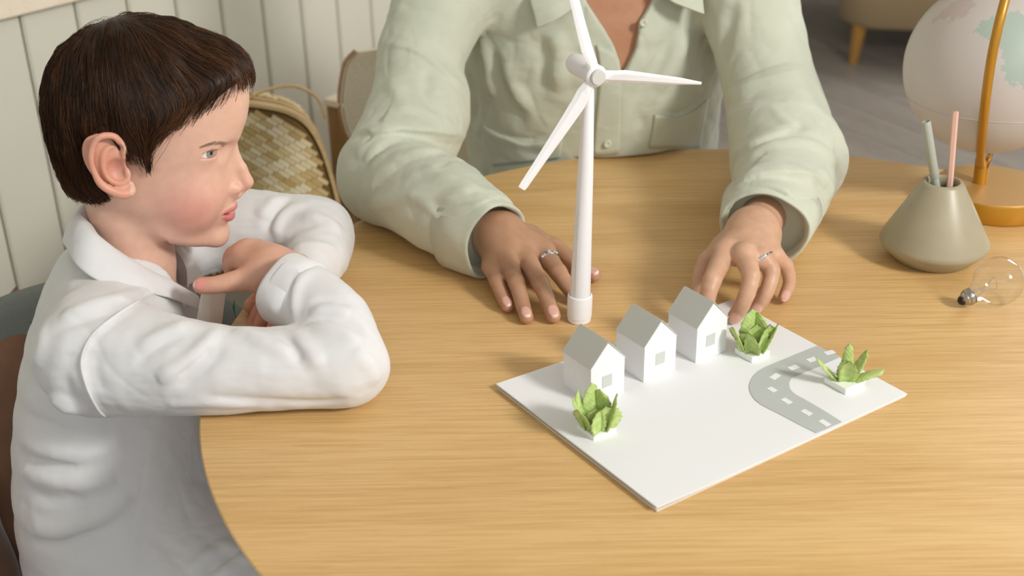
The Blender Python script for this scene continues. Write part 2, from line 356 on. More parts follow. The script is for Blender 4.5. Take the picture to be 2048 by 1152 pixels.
def blade(angdeg, L, tw_=.002):
    a = math.radians(angdeg); d = ex * math.cos(a) + ez * math.sin(a); s = ax.cross(d)
    st = [(.006, -.006, .006, .005, 0), (.013, -.0065, .0065, .006, .1), (.020, -.0072, .0078, .005, .35), (.032, -.0062, .0092, .0042, .32), (.06, -.0042 - tw_ * .3, .0068 + tw_ * .3, .0034, .26), (.10, -.0026 - tw_ * .5, .0040 + tw_ * .5, .0026, .2), (L - .004, -tw_ * 1.1, tw_ * 1.2, .0018, .15), (L, -tw_, tw_, .0015, .15)]
    v = []; f = []
    for (t, a0, a1, th, tw) in st:
        c, sn = math.cos(tw), math.sin(tw); w = s * c + ax * sn; nrm = ax * c - s * sn
        for (q, h) in ((a0, 0), (a0 * .4 + a1 * .1, th * .5), (a1 * .6, th * .45), (a1, 0), (a1 * .6, -th * .4), (a0 * .5, -th * .5)):
            v.append(hub + d * t + w * q + nrm * h)
    m = len(st)
    for j in range(m - 1):
        for i in range(6): f.append((j * 6 + i, j * 6 + (i + 1) % 6, (j + 1) * 6 + (i + 1) % 6, (j + 1) * 6 + i))
    f += [tuple(range(5, -1, -1)), tuple((m - 1) * 6 + i for i in range(6))]
    MB().add(v, f).build('blade', M_white, wt, False, bevel=.0004)
for (a_, L_), tw_ in zip(BLADES, (.0036, .0018, .0042)): blade(a_, L_, tw_)

# ------------------------------------------------------------------ pen pot, pen, pencil
pc = Vector((.5087, 1.336, TZ))
pot = thing('pen_pot', 'khaki ceramic cone-shaped pen pot beside the light bulb', 'pen pot', pc)
MB().lathe([(.043, 0), (.0455, .0015), (.0622, .0185), (.0635, .0225), (.0628, .0265), (.0245, .0965), (.0225, .0992), (.0195, .0995), (.0180, .0975), (.0178, .09), (.05, .03), (.045, .008), (.002, .007)], pc, 96).build('pot_body', M_pot, pot, True, auto=50)
a, b_ = PY(1852, 243, 1.345), pc + Vector((.004, .0, .018))
b_ = PY(1872, 370, 1.337); d = (b_ - a).normalized(); e = b_ + d * .055
Rz = align_z(-d)
pn = thing('felt_pen', 'grey-green felt pen standing in the khaki pot, left of the pink pencil', 'pen', e)
L = (a - e).length
M_pen = mat('sage_plastic', 'A9ADA0', .3)
MB().lathe([(.002, 0), (.0040, .002), (.0046, .01), (.0046, L * .48)], e, 24, Rz).build('pen_barrel', M_pen, pn, True, auto=40)
MB().lathe([(.0050, L * .475), (.0054, L * .48), (.0054, L - .001), (.0050, L), (.0040, L), (.0038, L - .006)], e, 24, Rz).build('pen_cap', M_pen, pn, True, auto=40)
a, b_ = PY(1911, 223, 1.35), PY(1900, 362, 1.337); d = (b_ - a).normalized(); e = b_ + d * .06; Rz = align_z(-d); L = (a - e).length
pn = thing('pencil', 'rose pink hexagonal pencil standing in the khaki pot', 'pencil', e)
MB().lathe([(.0008, 0), (.0037, .012), (.0037, L - .0004), (.0034, L)], e, 6, Rz).build('pencil_body', mat('rose_lacquer', 'DDB3A0', .3), pn)
MB().lathe([(.0026, L - .0002), (.0026, L + .0002)], e, 12, Rz).build('pencil_end', mat('pencil_end', 'D79C86', .6), pn)

# ------------------------------------------------------------------ light bulb
gc = PH(1997, 562, .0270); tipb = PH(1919, 604, .0085); axb = (tipb - gc).normalized(); Rb = align_z(axb)
bl = thing('light_bulb', 'clear round light bulb lying on the table beside the khaki pot', 'light bulb', gc)
t = NT('clear_glass'); tr_ = t.n('ShaderNodeBsdfTransparent'); gl_ = t.n('ShaderNodeBsdfGlossy', i_Roughness=.02); lw_ = t.n('ShaderNodeLayerWeight', i_Blend=.5); fr_ = t.n('ShaderNodeMath', operation='POWER'); fr_.inputs[1].default_value = 3.2; t.l(lw_.outputs['Facing'], fr_.inputs[0]); f2_ = t.n('ShaderNodeMath', operation='MULTIPLY_ADD'); f2_.inputs[1].default_value = .55; f2_.inputs[2].default_value = .035; t.l(fr_.outputs[0], f2_.inputs[0]); fr_ = f2_; mx = t.n('ShaderNodeMixShader')
tr_.inputs[0].default_value = (.97, .975, .975, 1)
t.l(fr_.outputs[0], mx.inputs[0]); t.l(tr_.outputs[0], mx.inputs[1]); t.l(gl_.outputs[0], mx.inputs[2]); t.l(mx.outputs[0], t.t.nodes['Material Output'].inputs[0]); M_glass = t.m
R0 = .0275; prof = []
for i in range(15):
    q = math.pi * (1 - i / 14 * .80); prof.append((max(.0003, R0 * math.sin(q)), R0 * math.cos(q)))
prof += [(.0118, .0285), (.0092, .0325), (.0078, .036)]
inn = [(max(.0002, r - .0006), z + (.0005 if z < 0 else 0)) for r, z in prof][::-1]
MB().lathe(prof, gc, 64, Rb).build('glass_envelope', M_glass, bl, True)
BL = (tipb - gc).length
scr = [(.0078, .034), (.0096, .0345), (.0096, .0405), (.0088, .041)]; z = .041
while z < BL - .008: scr += [(.0076, z + .0008), (.0086, z + .0018), (.0076, z + .0028)]; z += .003
scr += [(.0070, z + .001), (.0058, z + .003)]
MB().lathe(scr, gc, 40, Rb).build('screw_base', M_metal, bl, True)
MB().lathe([(.0056, z + .0025), (.0052, z + .005), (.003, z + .0075), (.0012, z + .0078)], gc, 24, Rb).build('contact', M_black, bl, True)
MB().lathe([(.0065, .033), (.0040, .026), (.0022, .018), (.0018, .012), (.001, .0115)], gc, 20, Rb).build('glass_stem', M_glass, bl, True)
qx = Rb @ Vector((1, 0, 0)); qz = Rb @ Vector((0, 0, 1)); qy = Rb @ Vector((0, 1, 0))
for s in (-1, 1): MB().tube([gc + qz * .022, gc + qz * .014 + qx * .003 * s, gc + qz * .004 + qx * .009 * s], .0003, 6).build('support_wire', M_metal, bl)
cf = [gc + qz * (.004 - .0012 * math.sin(math.pi * i / 24)) + qx * .009 * (i / 12 - 1) + (qy * math.cos(i * 2.2) + qz * math.sin(i * 2.2)) * .0004 for i in range(25)]
MB().tube(cf, .00025, 5).build('filament', M_metal, bl)

# ------------------------------------------------------------------ globe on a stand
gb = Vector((.636, 1.494, TZ))
gl = thing('desk_globe', 'frosted white globe with pastel continents on a round mustard stand', 'globe', gb)
MB().lathe([(.068, 0), (.0735, .001), (.0745, .003), (.0745, .0255), (.0735, .0275)], gb, 128).build('stand_base', M_gold, gl, True, auto=40)
MB().lathe([(.0735, .0272), (.0725, .0283), (.001, .0285)], gb, 128).build('stand_top', M_gold_top, gl, True, auto=40)
cb = PH(1960, 365, .0283); ct = PY(1965, 318, cb.y)
MB().lathe([(.0090, 0), (.0090, (ct - cb).length), (.0075, (ct - cb).length + .001)], cb, 32, align_z((ct - cb))).build('stand_collar', M_gold, gl, True, auto=40)
GC = PY(1986, 134, 1.50); GR = .1065 * 1.02
m_ = NT('globe_frost'); m_.b.inputs['Roughness'].default_value = .32
ca = m_.n('ShaderNodeVertexColor', layer_name='Col'); m_.l(ca.outputs[0], m_.b.inputs['Base Color']); m_.b.inputs['Transmission Weight'].default_value = .0
trn = m_.n('ShaderNodeBsdfTranslucent'); m_.l(ca.outputs[0], trn.inputs[0]); mx = m_.n('ShaderNodeMixShader', i_0=.35)
out = m_.t.nodes['Material Output']; m_.l(m_.b.outputs[0], mx.inputs[1]); m_.l(trn.outputs[0], mx.inputs[2]); m_.l(mx.outputs[0], out.inputs[0])
nu, nv = 640, 340
lon, lat = np.meshgrid(np.linspace(-math.pi, math.pi, nu, endpoint=False), np.linspace(-math.pi / 2 + .004, math.pi / 2 - .004, nv))
gv = np.stack([np.cos(lat) * np.cos(lon), np.cos(lat) * np.sin(lon), np.sin(lat)], -1).reshape(-1, 3) * GR + np.array(GC)
def inpoly(x, y, P):
    c = np.zeros(x.shape, bool); n = len(P)
    for i in range(n):
        x0, y0 = P[i]; x1, y1 = P[(i + 1) % n]
        if y0 == y1: continue
        c ^= ((y0 > y) != (y1 > y)) & (x < (x1 - x0) * (y - y0) / (y1 - y0) + x0)
    return c
gcol = np.tile(np.array(lin('DBD4CE')[:3]), (nu * nv, 1))
LO, LA = np.degrees(lon).ravel(), np.degrees(lat).ravel()
rs = np.random.RandomState(5)
jx = LO + 1.2 * np.sin(LA * .9) + .7 * np.sin(LA * 2.3 + 1); jy = LA + 1.0 * np.sin(LO * .8) + .6 * np.sin(LO * 2.1)
for col, P in CONTINENTS: gcol[inpoly(jx, jy, P)] = lin(col)[:3]
I = np.arange(nu * nv).reshape(nv, nu); R_ = np.roll(I, -1, 1)
q = np.stack([I[:-1], R_[:-1], R_[1:], I[1:]], -1).reshape(-1, 4)
go = mesh_obj('globe_ball', gv, q, m_.m, None, True, gcol); go.data.transform(Matrix.Translation(-gb)); go.parent = gl
ring = [GC + Vector((math.cos(a) * math.cos(-.36), math.sin(a) * math.cos(-.36), math.sin(-.36))) * (GR + .0002) for a in np.linspace(0, 2 * math.pi, 121)]
MB().tube(ring, .0005, 6).build('seam_ring', mat('seam_grey', 'BDB7B2', .5), gl)
arm = [PY(1962, 330, 1.475), PY(1962, 300, 1.44), PY(1969, 220, 1.385), PY(1981, 130, 1.368), PY(1995, 60, 1.368), PY(2010, 0, 1.380), PY(2023, -50, 1.405), PY(2032, -95, 1.445), PY(2030, -130, 1.49)]
ap = spline(arm, 8); MB().tube([Vector(x) for x in ap], .0056, 16, 1., (1, 0, .05)).build('meridian_arm', M_gold, gl, True)
MB().tube([ct + Vector((.004, -.004, -.012)), ct + Vector((.006, -.006, .006)), ct + Vector((.010, -.006, .018))], [.004, .0035, .002], 10).build('arm_screw', M_brass, gl, True)

# ------------------------------------------------------------------ furniture behind
def legbar(mb, a, b, r0, r1, n=16): mb.tube([a, b], [r0, r1], n)
# armchair far right: only its lower front corner shows
ac = Vector((2.05, 5.15, 0))
fl = PY(1704, 148, 4.62); fl.z = 0
ar = math.radians(-14); AR = Matrix.Rotation(ar, 3, 'Z')
sf = thing('armchair', 'beige upholstered armchair with tapered honey wood legs behind the globe', 'armchair', fl, ar)
def sp(x, y, z): return fl + AR @ Vector((x, y, z))
g = MB()
prof = [(-.06, .15), (-.085, .30), (-.11, .55), (-.10, .62), (-.02, .66)]
def loft(mb, secs):
    n = len(secs[0]); k = len(mb.v)
    v = [p for s_ in secs for p in s_]; f = [(j * n + i, j * n + (i + 1) % n, (j + 1) * n + (i + 1) % n, (j + 1) * n + i) for j in range(len(secs) - 1) for i in range(n)]
    mb.add(v, f + [tuple(range(n - 1, -1, -1)), tuple((len(secs) - 1) * n + i for i in range(n))]); return mb
def rrect(cx, cy, w, d, r, z, n=6):
    o = []
    for sx, sy, a0 in ((1, 1, 0), (-1, 1, 90), (-1, -1, 180), (1, -1, 270)):
        for k in range(n + 1):
            a = math.radians(a0 + 90 * k / n); o.append(sp(cx + sx * (w / 2 - r) + r * math.cos(a), cy + sy * (d / 2 - r) + r * math.sin(a), z))
    return o
loft(g, [rrect(.40, .36, .90, .76, .12, .150), rrect(.40, .36, .94, .80, .13, .17), rrect(.40, .36, .98, .84, .14, .30), rrect(.40, .36, 1.0, .86, .15, .42)]).build('seat_shell', M_sofa, sf, True, auto=40)
loft(MB(), [rrect(-.02, .36, .16, .84, .07, .40), rrect(-.03, .36, .17, .84, .07, .60), rrect(-.03, .36, .10, .80, .045, .64)]).build('armrest', M_sofa, sf, True, auto=50)
loft(MB(), [rrect(.82, .36, .16, .84, .07, .40), rrect(.83, .36, .17, .84, .07, .60), rrect(.83, .36, .10, .80, .045, .64)]).build('armrest', M_sofa, sf, True, auto=50)
loft(MB(), [rrect(.40, .72, .92, .16, .07, .40), rrect(.40, .76, .90, .16, .07, .80), rrect(.40, .78, .80, .10, .045, .86)]).build('backrest', M_sofa, sf, True, auto=50)
for x, y in ((0.0, 0.02), (.80, .02), (.0, .70), (.80, .70)):
    MB().tube([sp(x, y, 0), sp(x + .01, y, .17)], [.017, .030], 20).build('leg', M_legwood, sf, True, auto=50)

# brown cabinet with pale top behind the basket
q0 = PY(684, 202, 2.38); 
cb_ = thing('wooden_cabinet', 'slim brown wooden cabinet standing between the woven bag and the plywood chair', 'cabinet', (q0.x, q0.y, 0), math.atan2(wu.y, wu.x))
w0 = Vector((q0.x, q0.y, 0)); wi = -wn
def cp(t, s, z): return w0 + wu * t + wi * s + Vector((0, 0, z))
dd = .045
MB().prism([cp(0, 0, 0.02), cp(.5, 0, 0.02), cp(.5, -dd, 0.02), cp(0, -dd, 0.02)], (0, 0, q0.z - .035)).build('body', M_cab, cb_, bevel=.002)
MB().prism([cp(-.008, .008, q0.z - .015), cp(.508, .008, q0.z - .015), cp(.508, -dd, q0.z - .015), cp(-.008, -dd, q0.z - .015)], (0, 0, .015)).build('top', M_pale, cb_, bevel=.002)
MB().prism([cp(.03, .0, .08), cp(.47, 0, .08), cp(.47, 0, q0.z - .04), cp(.03, 0, q0.z - .04)], wi * .012).build('door', M_cab, cb_, bevel=.002)
# low bench that carries the basket
bc = PY(585, 420, 2.06); bz = .44
bn = thing('wooden_stool', 'low wooden stool under the woven bag', 'stool', (bc.x - .10, bc.y + .02, 0), .17)
R2 = Matrix.Rotation(.17, 3, 'Z'); bo = Vector((bc.x - .10, bc.y + .02, 0))
MB().box(bo + Vector((0, 0, bz - .015)), (.40, .24, .03), R2).build('seat', M_cab, bn, bevel=.003)
for x in (-.17, .17):
    for y in (-.09, .09): MB().box(bo + R2 @ Vector((x, y, (bz - .03) / 2)), (.035, .035, bz - .03), R2).build('leg', M_cab, bn, bevel=.003)

# ------------------------------------------------------------------ woven bamboo bag
Y0 = 2.0
bk = thing('woven_bag', 'woven bamboo backpack basket with arched handle standing behind the boy', 'basket', (bc.x, bc.y, bz))
# front face outline (local: along bx, up z), face turned a little to the left
pr = [PY(x, y, Y0 + .0) for x, y in [(690, 560), (676, 470), (660, 400), (640, 330), (618, 275), (590, 238), (550, 218), (505, 208), (470, 208), (440, 216)]]
bxd = Vector((.985, .17, 0)); byd = Vector((-.17, .985, 0))
rt_ = pr[0]
def onplane(px, py, off=0.):         # a point on the bag's front plane
    d = raydir(px, py); p0 = rt_ + byd * off; n = byd
    t = (p0 - Vector((0, 0, CAMZ))).dot(n) / d.dot(n); return Vector((0, 0, CAMZ)) + d * t
edge = [onplane(x, y) for x, y in [(700, 520), (690, 470), (676, 412), (660, 350), (640, 292), (612, 248), (575, 225), (530, 214), (480, 208)]]
es = [Vector(x) for x in spline(edge, 6)]
for q_ in es: pass
zb = bz
xs = [(q_ - rt_).dot(bxd) for q_ in es]; cx_ = (es[-1] - rt_).dot(bxd)
full = [(x, q_.z) for x, q_ in zip(xs, es)]; x_r = full[0][0]
full = [(x_r + .004, bz)] + full + [(2 * cx_ - x, z) for x, z in full[::-1][1:]] + [(2 * cx_ - x_r - .004, bz)]
depth = .15
def bpt(x, z, y): return Vector((rt_.x, rt_.y, 0)) + bxd * x + byd * y + Vector((0, 0, z))
zc = bz + .12
def scl(s, y): return [bpt(cx_ + (x - cx_) * s, zc + (z - zc) * s if z > bz + .001 else z, y) for x, z in full]
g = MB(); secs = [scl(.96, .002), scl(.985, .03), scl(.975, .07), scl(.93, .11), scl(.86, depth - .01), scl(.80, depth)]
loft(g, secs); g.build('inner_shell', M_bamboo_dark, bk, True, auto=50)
# rim band in front and a second one behind
def band(s, y, w, th, nm):
    q = scl(s, y); g = MB(); v = []; n = len(q); cc = bpt(cx_, zc, y)
    for k, p_ in enumerate(q):
        t = (q[min(k + 1, n - 1)] - q[max(k - 1, 0)]).normalized(); o_ = t.cross(byd).normalized()
        if o_.dot(p_ - cc) < 0: o_ = -o_
        for a, b_ in ((-w / 2, 0), (-w / 2, th), (w / 2, th), (w / 2, 0)): v.append(p_ + o_ * (b_ + .001) + byd * a)
    f = [(j * 4 + i, j * 4 + (i + 1) % 4, (j + 1) * 4 + (i + 1) % 4, (j + 1) * 4 + i) for j in range(n - 1) for i in range(4)] + [(3, 2, 1, 0), tuple((n - 1) * 4 + i for i in range(4))]
    return MB().add(v, f).build(nm, M_bamboo, bk, True, auto=40)
band(.985, .006, .022, .006, 'rim_band'); band(.995, .034, .010, .003, 'rim_band')
# woven strips on the front face and on the side: one shared mesh, one object each
sv, sf_ = MB(), None
sv.box((0, 0, 0), (.0215, .0078, .0016)); base = sv.v; 
for v in base: v.z += -.0012 * (abs(v.x) > .005)
sm_ = None; rs = random.Random(9); cnt = 0
def strip(P, X, N, s=1.):
    global sm_, cnt
    X = (X - N * X.dot(N)).normalized(); Y = N.cross(X); cnt += 1
    if sm_ is None:
        o = mesh_obj('weave_strip', [tuple(v) for v in base], sv.f, M_bamboo2, None); sm_ = o.data
        o.modifiers.clear()
    else: o = bpy.data.objects.new('weave_strip', sm_); COL.objects.link(o)
    M = Matrix(((X.x, Y.x, N.x, P.x), (X.y, Y.y, N.y, P.y), (X.z, Y.z, N.z, P.z), (0, 0, 0, 1))) @ Matrix.Diagonal((s, 1, 1, 1))
    o.parent = bk; o.matrix_local = Matrix.Translation(-bk.location) @ M
P2 = [(x, z) for x, z in full]; xs_ = np.array([p_[0] for p_ in P2]); zs_ = np.array([p_[1] for p_ in P2])
N0 = -byd; Rw = math.radians(-38)
cA, sA = math.cos(Rw), math.sin(Rw); rest = MB()
for i in range(-22, 23):
    for j in range(-24, 25):
        lx, lz = (i * .0225 + (j % 4) * .0225 / 4 * 1.0), j * .0086
        x, z = cx_ + cA * lx - sA * lz, zc + .02 + sA * lx + cA * lz
        if not inpoly(np.array([cx_ + (x - cx_) / .93]), np.array([zc + (z - zc) / .93]), P2)[0]: continue
        bulge = .010 * max(0, 1 - ((x - cx_) / .2) ** 2)
        if z < .545 or x < -.17 or cnt >= 250:      # the rest of the weave, too hidden to single out
            X_ = (bxd * cA + Vector((0, 0, sA))).normalized(); rest.box(bpt(x, z, -.001 - bulge * .2), (.0215, .0078, .0016), Matrix((X_, N0.cross(X_), N0)).transposed()); continue
        strip(bpt(x, z, -.001 - bulge * .2), (bxd * cA + Vector((0, 0, sA))) + N0 * rs.uniform(-.08, .08), (N0 + bxd * rs.uniform(-.1, .1) + Vector((0, 0, rs.uniform(-.1, .1)))).normalized())
rest.build('weave', M_bamboo2, bk)['kind'] = 'stuff'
for i in range(6, 50, 2):                 # side surface, visible part only
    for j in range(3):
        if i >= len(es) - 4: break
        y = .048 + j * .026; s = .985 - .07 * (j / 3) ** 2
        a, b_ = es[i], es[min(i + 1, len(es) - 1)]
        x, z = (a - rt_).dot(bxd), a.z; P_ = bpt(cx_ + (x - cx_) * s, zc + (z - zc) * s, y)
        t = (b_ - a).normalized(); n_ = t.cross(byd); n_ = n_ if n_.dot(bxd) + n_.z > 0 else -n_
        strip(P_ + n_ * .001, (t + byd * (.5 if j % 2 else -.5)), n_, .9)
hp = [onplane(478, 205, .02), onplane(505, 192, .02), onplane(540, 178, .02), onplane(585, 172, .02), onplane(622, 186, .02), onplane(640, 206, .02), onplane(650, 236, .02)]
hs = [Vector(x) for x in spline(hp, 6)]
MB().tube(hs, .0045, 10, .6).build('handle', M_bamboo, bk, True)
ls = [onplane(505, 197, .045), onplane(560, 205, .05), onplane(600, 222, .055)]
MB().tube([Vector(x) for x in spline(ls, 6)], .004, 8, .5).build('closing_strap', M_bamboo, bk, True)

# ------------------------------------------------------------------ plywood chair behind the woman
Yc = 2.0
wc = thing('plywood_chair', 'pale moulded plywood chair behind the seated woman', 'chair', (.02, 1.93, 0))
outl = [onp for onp in [PY(x, y, Yc) for x, y in [(707, 120), (690, 137), (682, 165), (678, 215), (688, 270), (712, 318), (740, 352), (775, 372)]]]
tl = PY(780, 120, Yc)
x0 = tl.x; 
L_ = [Vector(v) for v in spline(outl, 5)]
topc = PY(760, 118, Yc)
half = [PY(790, 117, Yc), PY(740, 118.5, Yc)] + L_
mx_ = -.02
poly = half + [Vector((2 * mx_ - v.x, v.y, v.z)) for v in half[::-1]]
def bend(v, off): return Vector((v.x, v.y + .10 - .9 * (v.x - mx_) ** 2 * 1.2 + off, v.z))
g = MB(); n = len(poly); nn = len(half); ns_ = 12
v = []; 
for off in (0, .012):
    for i in range(nn):
        a, b_ = half[i], poly[n - 1 - i]
        for k in range(ns_ + 1): v.append(bend(a.lerp(b_, k / ns_), off))
I = lambda o, i, k: o * nn * (ns_ + 1) + i * (ns_ + 1) + k
f = []
for i in range(nn - 1):
    for k in range(ns_):
        f.append((I(0, i, k), I(0, i + 1, k), I(0, i + 1, k + 1), I(0, i, k + 1))); f.append((I(1, i, k + 1), I(1, i + 1, k + 1), I(1, i + 1, k), I(1, i, k)))
for i in range(nn - 1):
    f.append((I(0, i, 0), I(1, i, 0), I(1, i + 1, 0), I(0, i + 1, 0))); f.append((I(0, i + 1, ns_), I(1, i + 1, ns_), I(1, i, ns_), I(0, i, ns_)))
for k in range(ns_):
    f.append((I(0, 0, k), I(0, 0, k + 1), I(1, 0, k + 1), I(1, 0, k))); f.append((I(0, nn - 1, k + 1), I(0, nn - 1, k), I(1, nn - 1, k), I(1, nn - 1, k + 1)))
g.add(v, f).build('backrest', M_pale, wc, True, auto=40)
# laminated edge, a touch wider than the face
MB().tube([bend(p_, .008) for p_ in half[2:]], .0075, 8, .9).build('ply_edge', M_ply, wc, True)
MB().box((mx_, 1.86, .44), (.42, .40, .014)).build('seat', M_pale, wc, bevel=.006)
for x in (-.18, .18):
    MB().tube([(mx_ + x, 2.04, 0), (mx_ + x, 2.04, .44), (mx_ + x * .8, 2.09, .62)], .011, 12).build('leg', M_ply, wc, True)
    MB().tube([(mx_ + x, 1.69, 0), (mx_ + x, 1.69, .434)], .011, 12).build('leg', M_ply, wc, True)

# ------------------------------------------------------------------ grey tub chair and brown velvet cushion
gcx, gcy = -.42, 1.19
gch = thing('grey_chair', 'grey upholstered tub chair the boy sits in', 'chair', (gcx, gcy, 0))
v = []; f = []; na = 40
for i in range(na + 1):
    a = math.radians(70 + 140 * i / na); wv = .02 * math.sin(math.pi * i / na)
    ztop = .655 + .05 * math.sin(math.pi * i / na) - .06 * (abs(i / na - .5) * 2) ** 4
    for r, z in ((.262, .40), (.262, ztop - .02), (.268, ztop - .006), (.280, ztop), (.292, ztop - .006), (.298, ztop - .02), (.298, .40), (.28, .36)):
        v.append((gcx + r * math.cos(a) * 1.0, gcy + r * math.sin(a), z))
f = [(j * 8 + i, j * 8 + (i + 1) % 8, (j + 1) * 8 + (i + 1) % 8, (j + 1) * 8 + i) for j in range(na) for i in range(8)] + [tuple(range(7, -1, -1)), tuple(na * 8 + i for i in range(8))]
MB().add(v, f).build('backrest', M_sage_fab, gch, True, auto=60)
MB().lathe([(.23, .335), (.257, .35), (.260, .38), (.255, .405), (.22, .415), (.01, .418)], (gcx, gcy, 0), 48).build('seat', M_sage_fab, gch, True, auto=60)
for a in (45, 135, 225, 315):
    a = math.radians(a); MB().tube([(gcx + .23 * math.cos(a), gcy + .23 * math.sin(a), 0), (gcx + .19 * math.cos(a), gcy + .19 * math.sin(a), .345)], [.010, .014], 12).build('leg', M_legwood, gch, True)
def pillow(c, w, h, th, R, nm, m, parent=None, seed=1, fold=.004):
    nx = 44; v = []; f = []; r_ = np.random.RandomState(seed)
    u, w_ = np.meshgrid(np.linspace(-1, 1, nx), np.linspace(-1, 1, nx)); e = ((1 - u ** 4) * (1 - w_ ** 4)).clip(0) ** .45
    pin = 1 - .10 * (u ** 2 * (1 - w_ ** 2) ** 0) * 0
    out = []
    for s in (1, -1):
        fo = fold * (np.sin(7 * u + 3 * w_ + seed) + np.sin(5 * w_ - 4 * u * w_ + 2 + s)) * (1 - e * .3) * e
        X = u * w / 2 * (1 - .07 * (1 - w_ ** 2)); Y = w_ * h / 2 * (1 - .07 * (1 - u ** 2)); Z = s * th / 2 * e + fo
        out.append(np.stack([X, Y, Z], -1).reshape(-1, 3))
    V = np.vstack(out); I = np.arange(nx * nx).reshape(nx, nx)
    q = np.stack([I[:-1, :-1], I[:-1, 1:], I[1:, 1:], I[1:, :-1]], -1).reshape(-1, 4)
    F = np.vstack([q, q[:, ::-1] + nx * nx]); V = V @ np.array(R).T + np.array(c)
    o = mesh_obj(nm, V, F, m, parent, True); return o
cR = Matrix.Rotation(math.radians(-24), 3, 'Z') @ Matrix.Rotation(math.radians(80), 3, 'Y') @ Matrix.Rotation(math.radians(12), 3, 'Z')
tag(pillow((-.660, 1.30, .495), .34, .32, .12, cR, 'cushion', M_velvet, seed=2), 'brown velvet cushion pressed behind the boy in the white shirt', 'cushion')
tag(pillow((-.660, 1.08, .445), .34, .30, .10, Matrix.Rotation(math.radians(-8), 3, 'Y') @ Matrix.Rotation(math.radians(90), 3, 'Y') @ Matrix.Rotation(math.radians(-15), 3, 'Z'), 'cushion', M_velvet, seed=5, fold=.008), 'dark brown creased velvet cushion low beside the boy at the frame corner', 'cushion')

# ------------------------------------------------------------------ signed-distance modelling of the two people
def A3(*v): return np.array(v, np.float32)
def smin(a, b, k):
    h = np.clip(.5 + .5 * (b - a) / k, 0, 1); return b + (a - b) * h - k * h * (1 - h)
def smax(a, b, k): return -smin(-a, -b, k)
def sph(p, c, r): return np.linalg.norm(p - A3(*c), axis=1) - r
def ell(p, c, r, R=None):
    q = p - A3(*c)
    if R is not None: q = q @ np.asarray(R, np.float32)
    r = A3(*r); k0 = np.linalg.norm(q / r, axis=1); k1 = np.linalg.norm(q / (r * r), axis=1) + 1e-9
    return k0 * (k0 - 1) / k1
def rc(p, a, b, ra, rb):
    a = A3(*a); ba = A3(*b) - a; pa = p - a; h = np.clip(pa @ ba / max(float(ba @ ba), 1e-12), 0, 1)
    return np.linalg.norm(pa - h[:, None] * ba, axis=1) - (ra + (rb - ra) * h)
def chain(p, pts, k=None, n=4, sc=None):          # pts: x,y,z,r ; smooth spline of round cones; sc squeezes axes
    S = spline(pts, n) if n > 1 else np.asarray(pts, float); d = None
    if sc is not None: p = p * A3(*sc); S = S.copy(); S[:, :3] *= np.array(sc)
    for a, b in zip(S[:-1], S[1:]):
        e = rc(p, a[:3], b[:3], a[3], b[3]); d = e if d is None else (smin(d, e, k) if k else np.minimum(d, e))
    return d
def rot(ax, deg):
    return np.array(Matrix.Rotation(math.radians(deg), 3, ax))
def poly2d(x, y, P):                              # signed distance to a 2d polygon, negative inside
    P = np.asarray(P, np.float32); d = np.full(x.shape, 1e9, np.float32); n = len(P)
    for i in range(n):
        a, b = P[i], P[(i + 1) % n]; e = b - a; wx, wy = x - a[0], y - a[1]
        h = np.clip((wx * e[0] + wy * e[1]) / max(float(e @ e), 1e-12), 0, 1)
        d = np.minimum(d, (wx - e[0] * h) ** 2 + (wy - e[1] * h) ** 2)
    return np.sqrt(d) * np.where(inpoly(x, y, P), -1, 1)
def polyl(p, S):                                  # squared distance to a polyline and the position along it
    d = np.full(len(p), 1e9, np.float32); u = np.zeros(len(p), np.float32); n = len(S) - 1
    for i, (a, b) in enumerate(zip(S[:-1], S[1:])):
        a = a.astype(np.float32); ba = (b.astype(np.float32) - a); pa = p - a; h = np.clip(pa @ ba / max(float(ba @ ba), 1e-12), 0, 1)
        e = ((pa - h[:, None] * ba) ** 2).sum(1); m = e < d; d = np.where(m, e, d); u = np.where(m, (i + h) / n, u)
    return d, u
def strokes(p, d, L):                             # L: (points, width, height) ridges (+) and creases (-)
    for S, w, amp, side in L:
        lo, hi = S.min(0) - 3 * w, S.max(0) + 3 * w; m = np.nonzero(((p > lo) & (p < hi)).all(1))[0]
        if len(m) and side:
            e, u = polyl(p[m], S); n = len(S) - 1; q = np.clip(u * n, 0, n - 1e-4); i = q.astype(int); N_ = (S[i] + (S[i + 1] - S[i]) * (q - i)[:, None]).astype(np.float32)
            sg = sm(-.0035, .0035, ((p[m] - N_) @ A3(*CU)) * side); e = np.sqrt(e); f = sg * np.exp(-e / w) + (1 - sg) * np.exp(-(e / .0055) ** 2) * .9
            d[m] -= 1.65 * amp * np.clip(np.sin(math.pi * np.clip(u, 0, 1)) * 1.3, 0, 1) * f
        elif len(m):
            e, u = polyl(p[m], S); d[m] -= amp * np.clip(np.sin(math.pi * np.clip(u, .03, .97)) * 1.35, 0, 1) * (np.exp(-e / (w * w)) if amp > 0 else np.exp(-np.sqrt(e + .1 * w * w) / (w * .62)) * 1.35)
    return d
def vnoise(p, s, seed=0):                         # cheap smooth noise from sines
    x, y, z = (p * s).T; a = seed * 1.7
    return (np.sin(x + 1.3 * np.sin(y * .9 + a) + a) * np.sin(y * 1.1 + 1.1 * np.sin(z * .8 + 2 * a)) + np.sin(z * .9 + 1.2 * np.sin(x * 1.1 - a) + 1) * np.sin(x * .7 + y * .6 + a)) * .5
def creases(p, s, seed, w=.10):                   # thin wandering wrinkle lines
    q = p + .012 * np.stack([vnoise(p, 31, seed + 1), vnoise(p, 27, seed + 2), vnoise(p, 29, seed + 3)], 1)
    n = vnoise(q, s, seed); m = sm(-.25, .45, vnoise(p, 14, seed + 5)); return m * np.exp(-np.abs(n) / w)
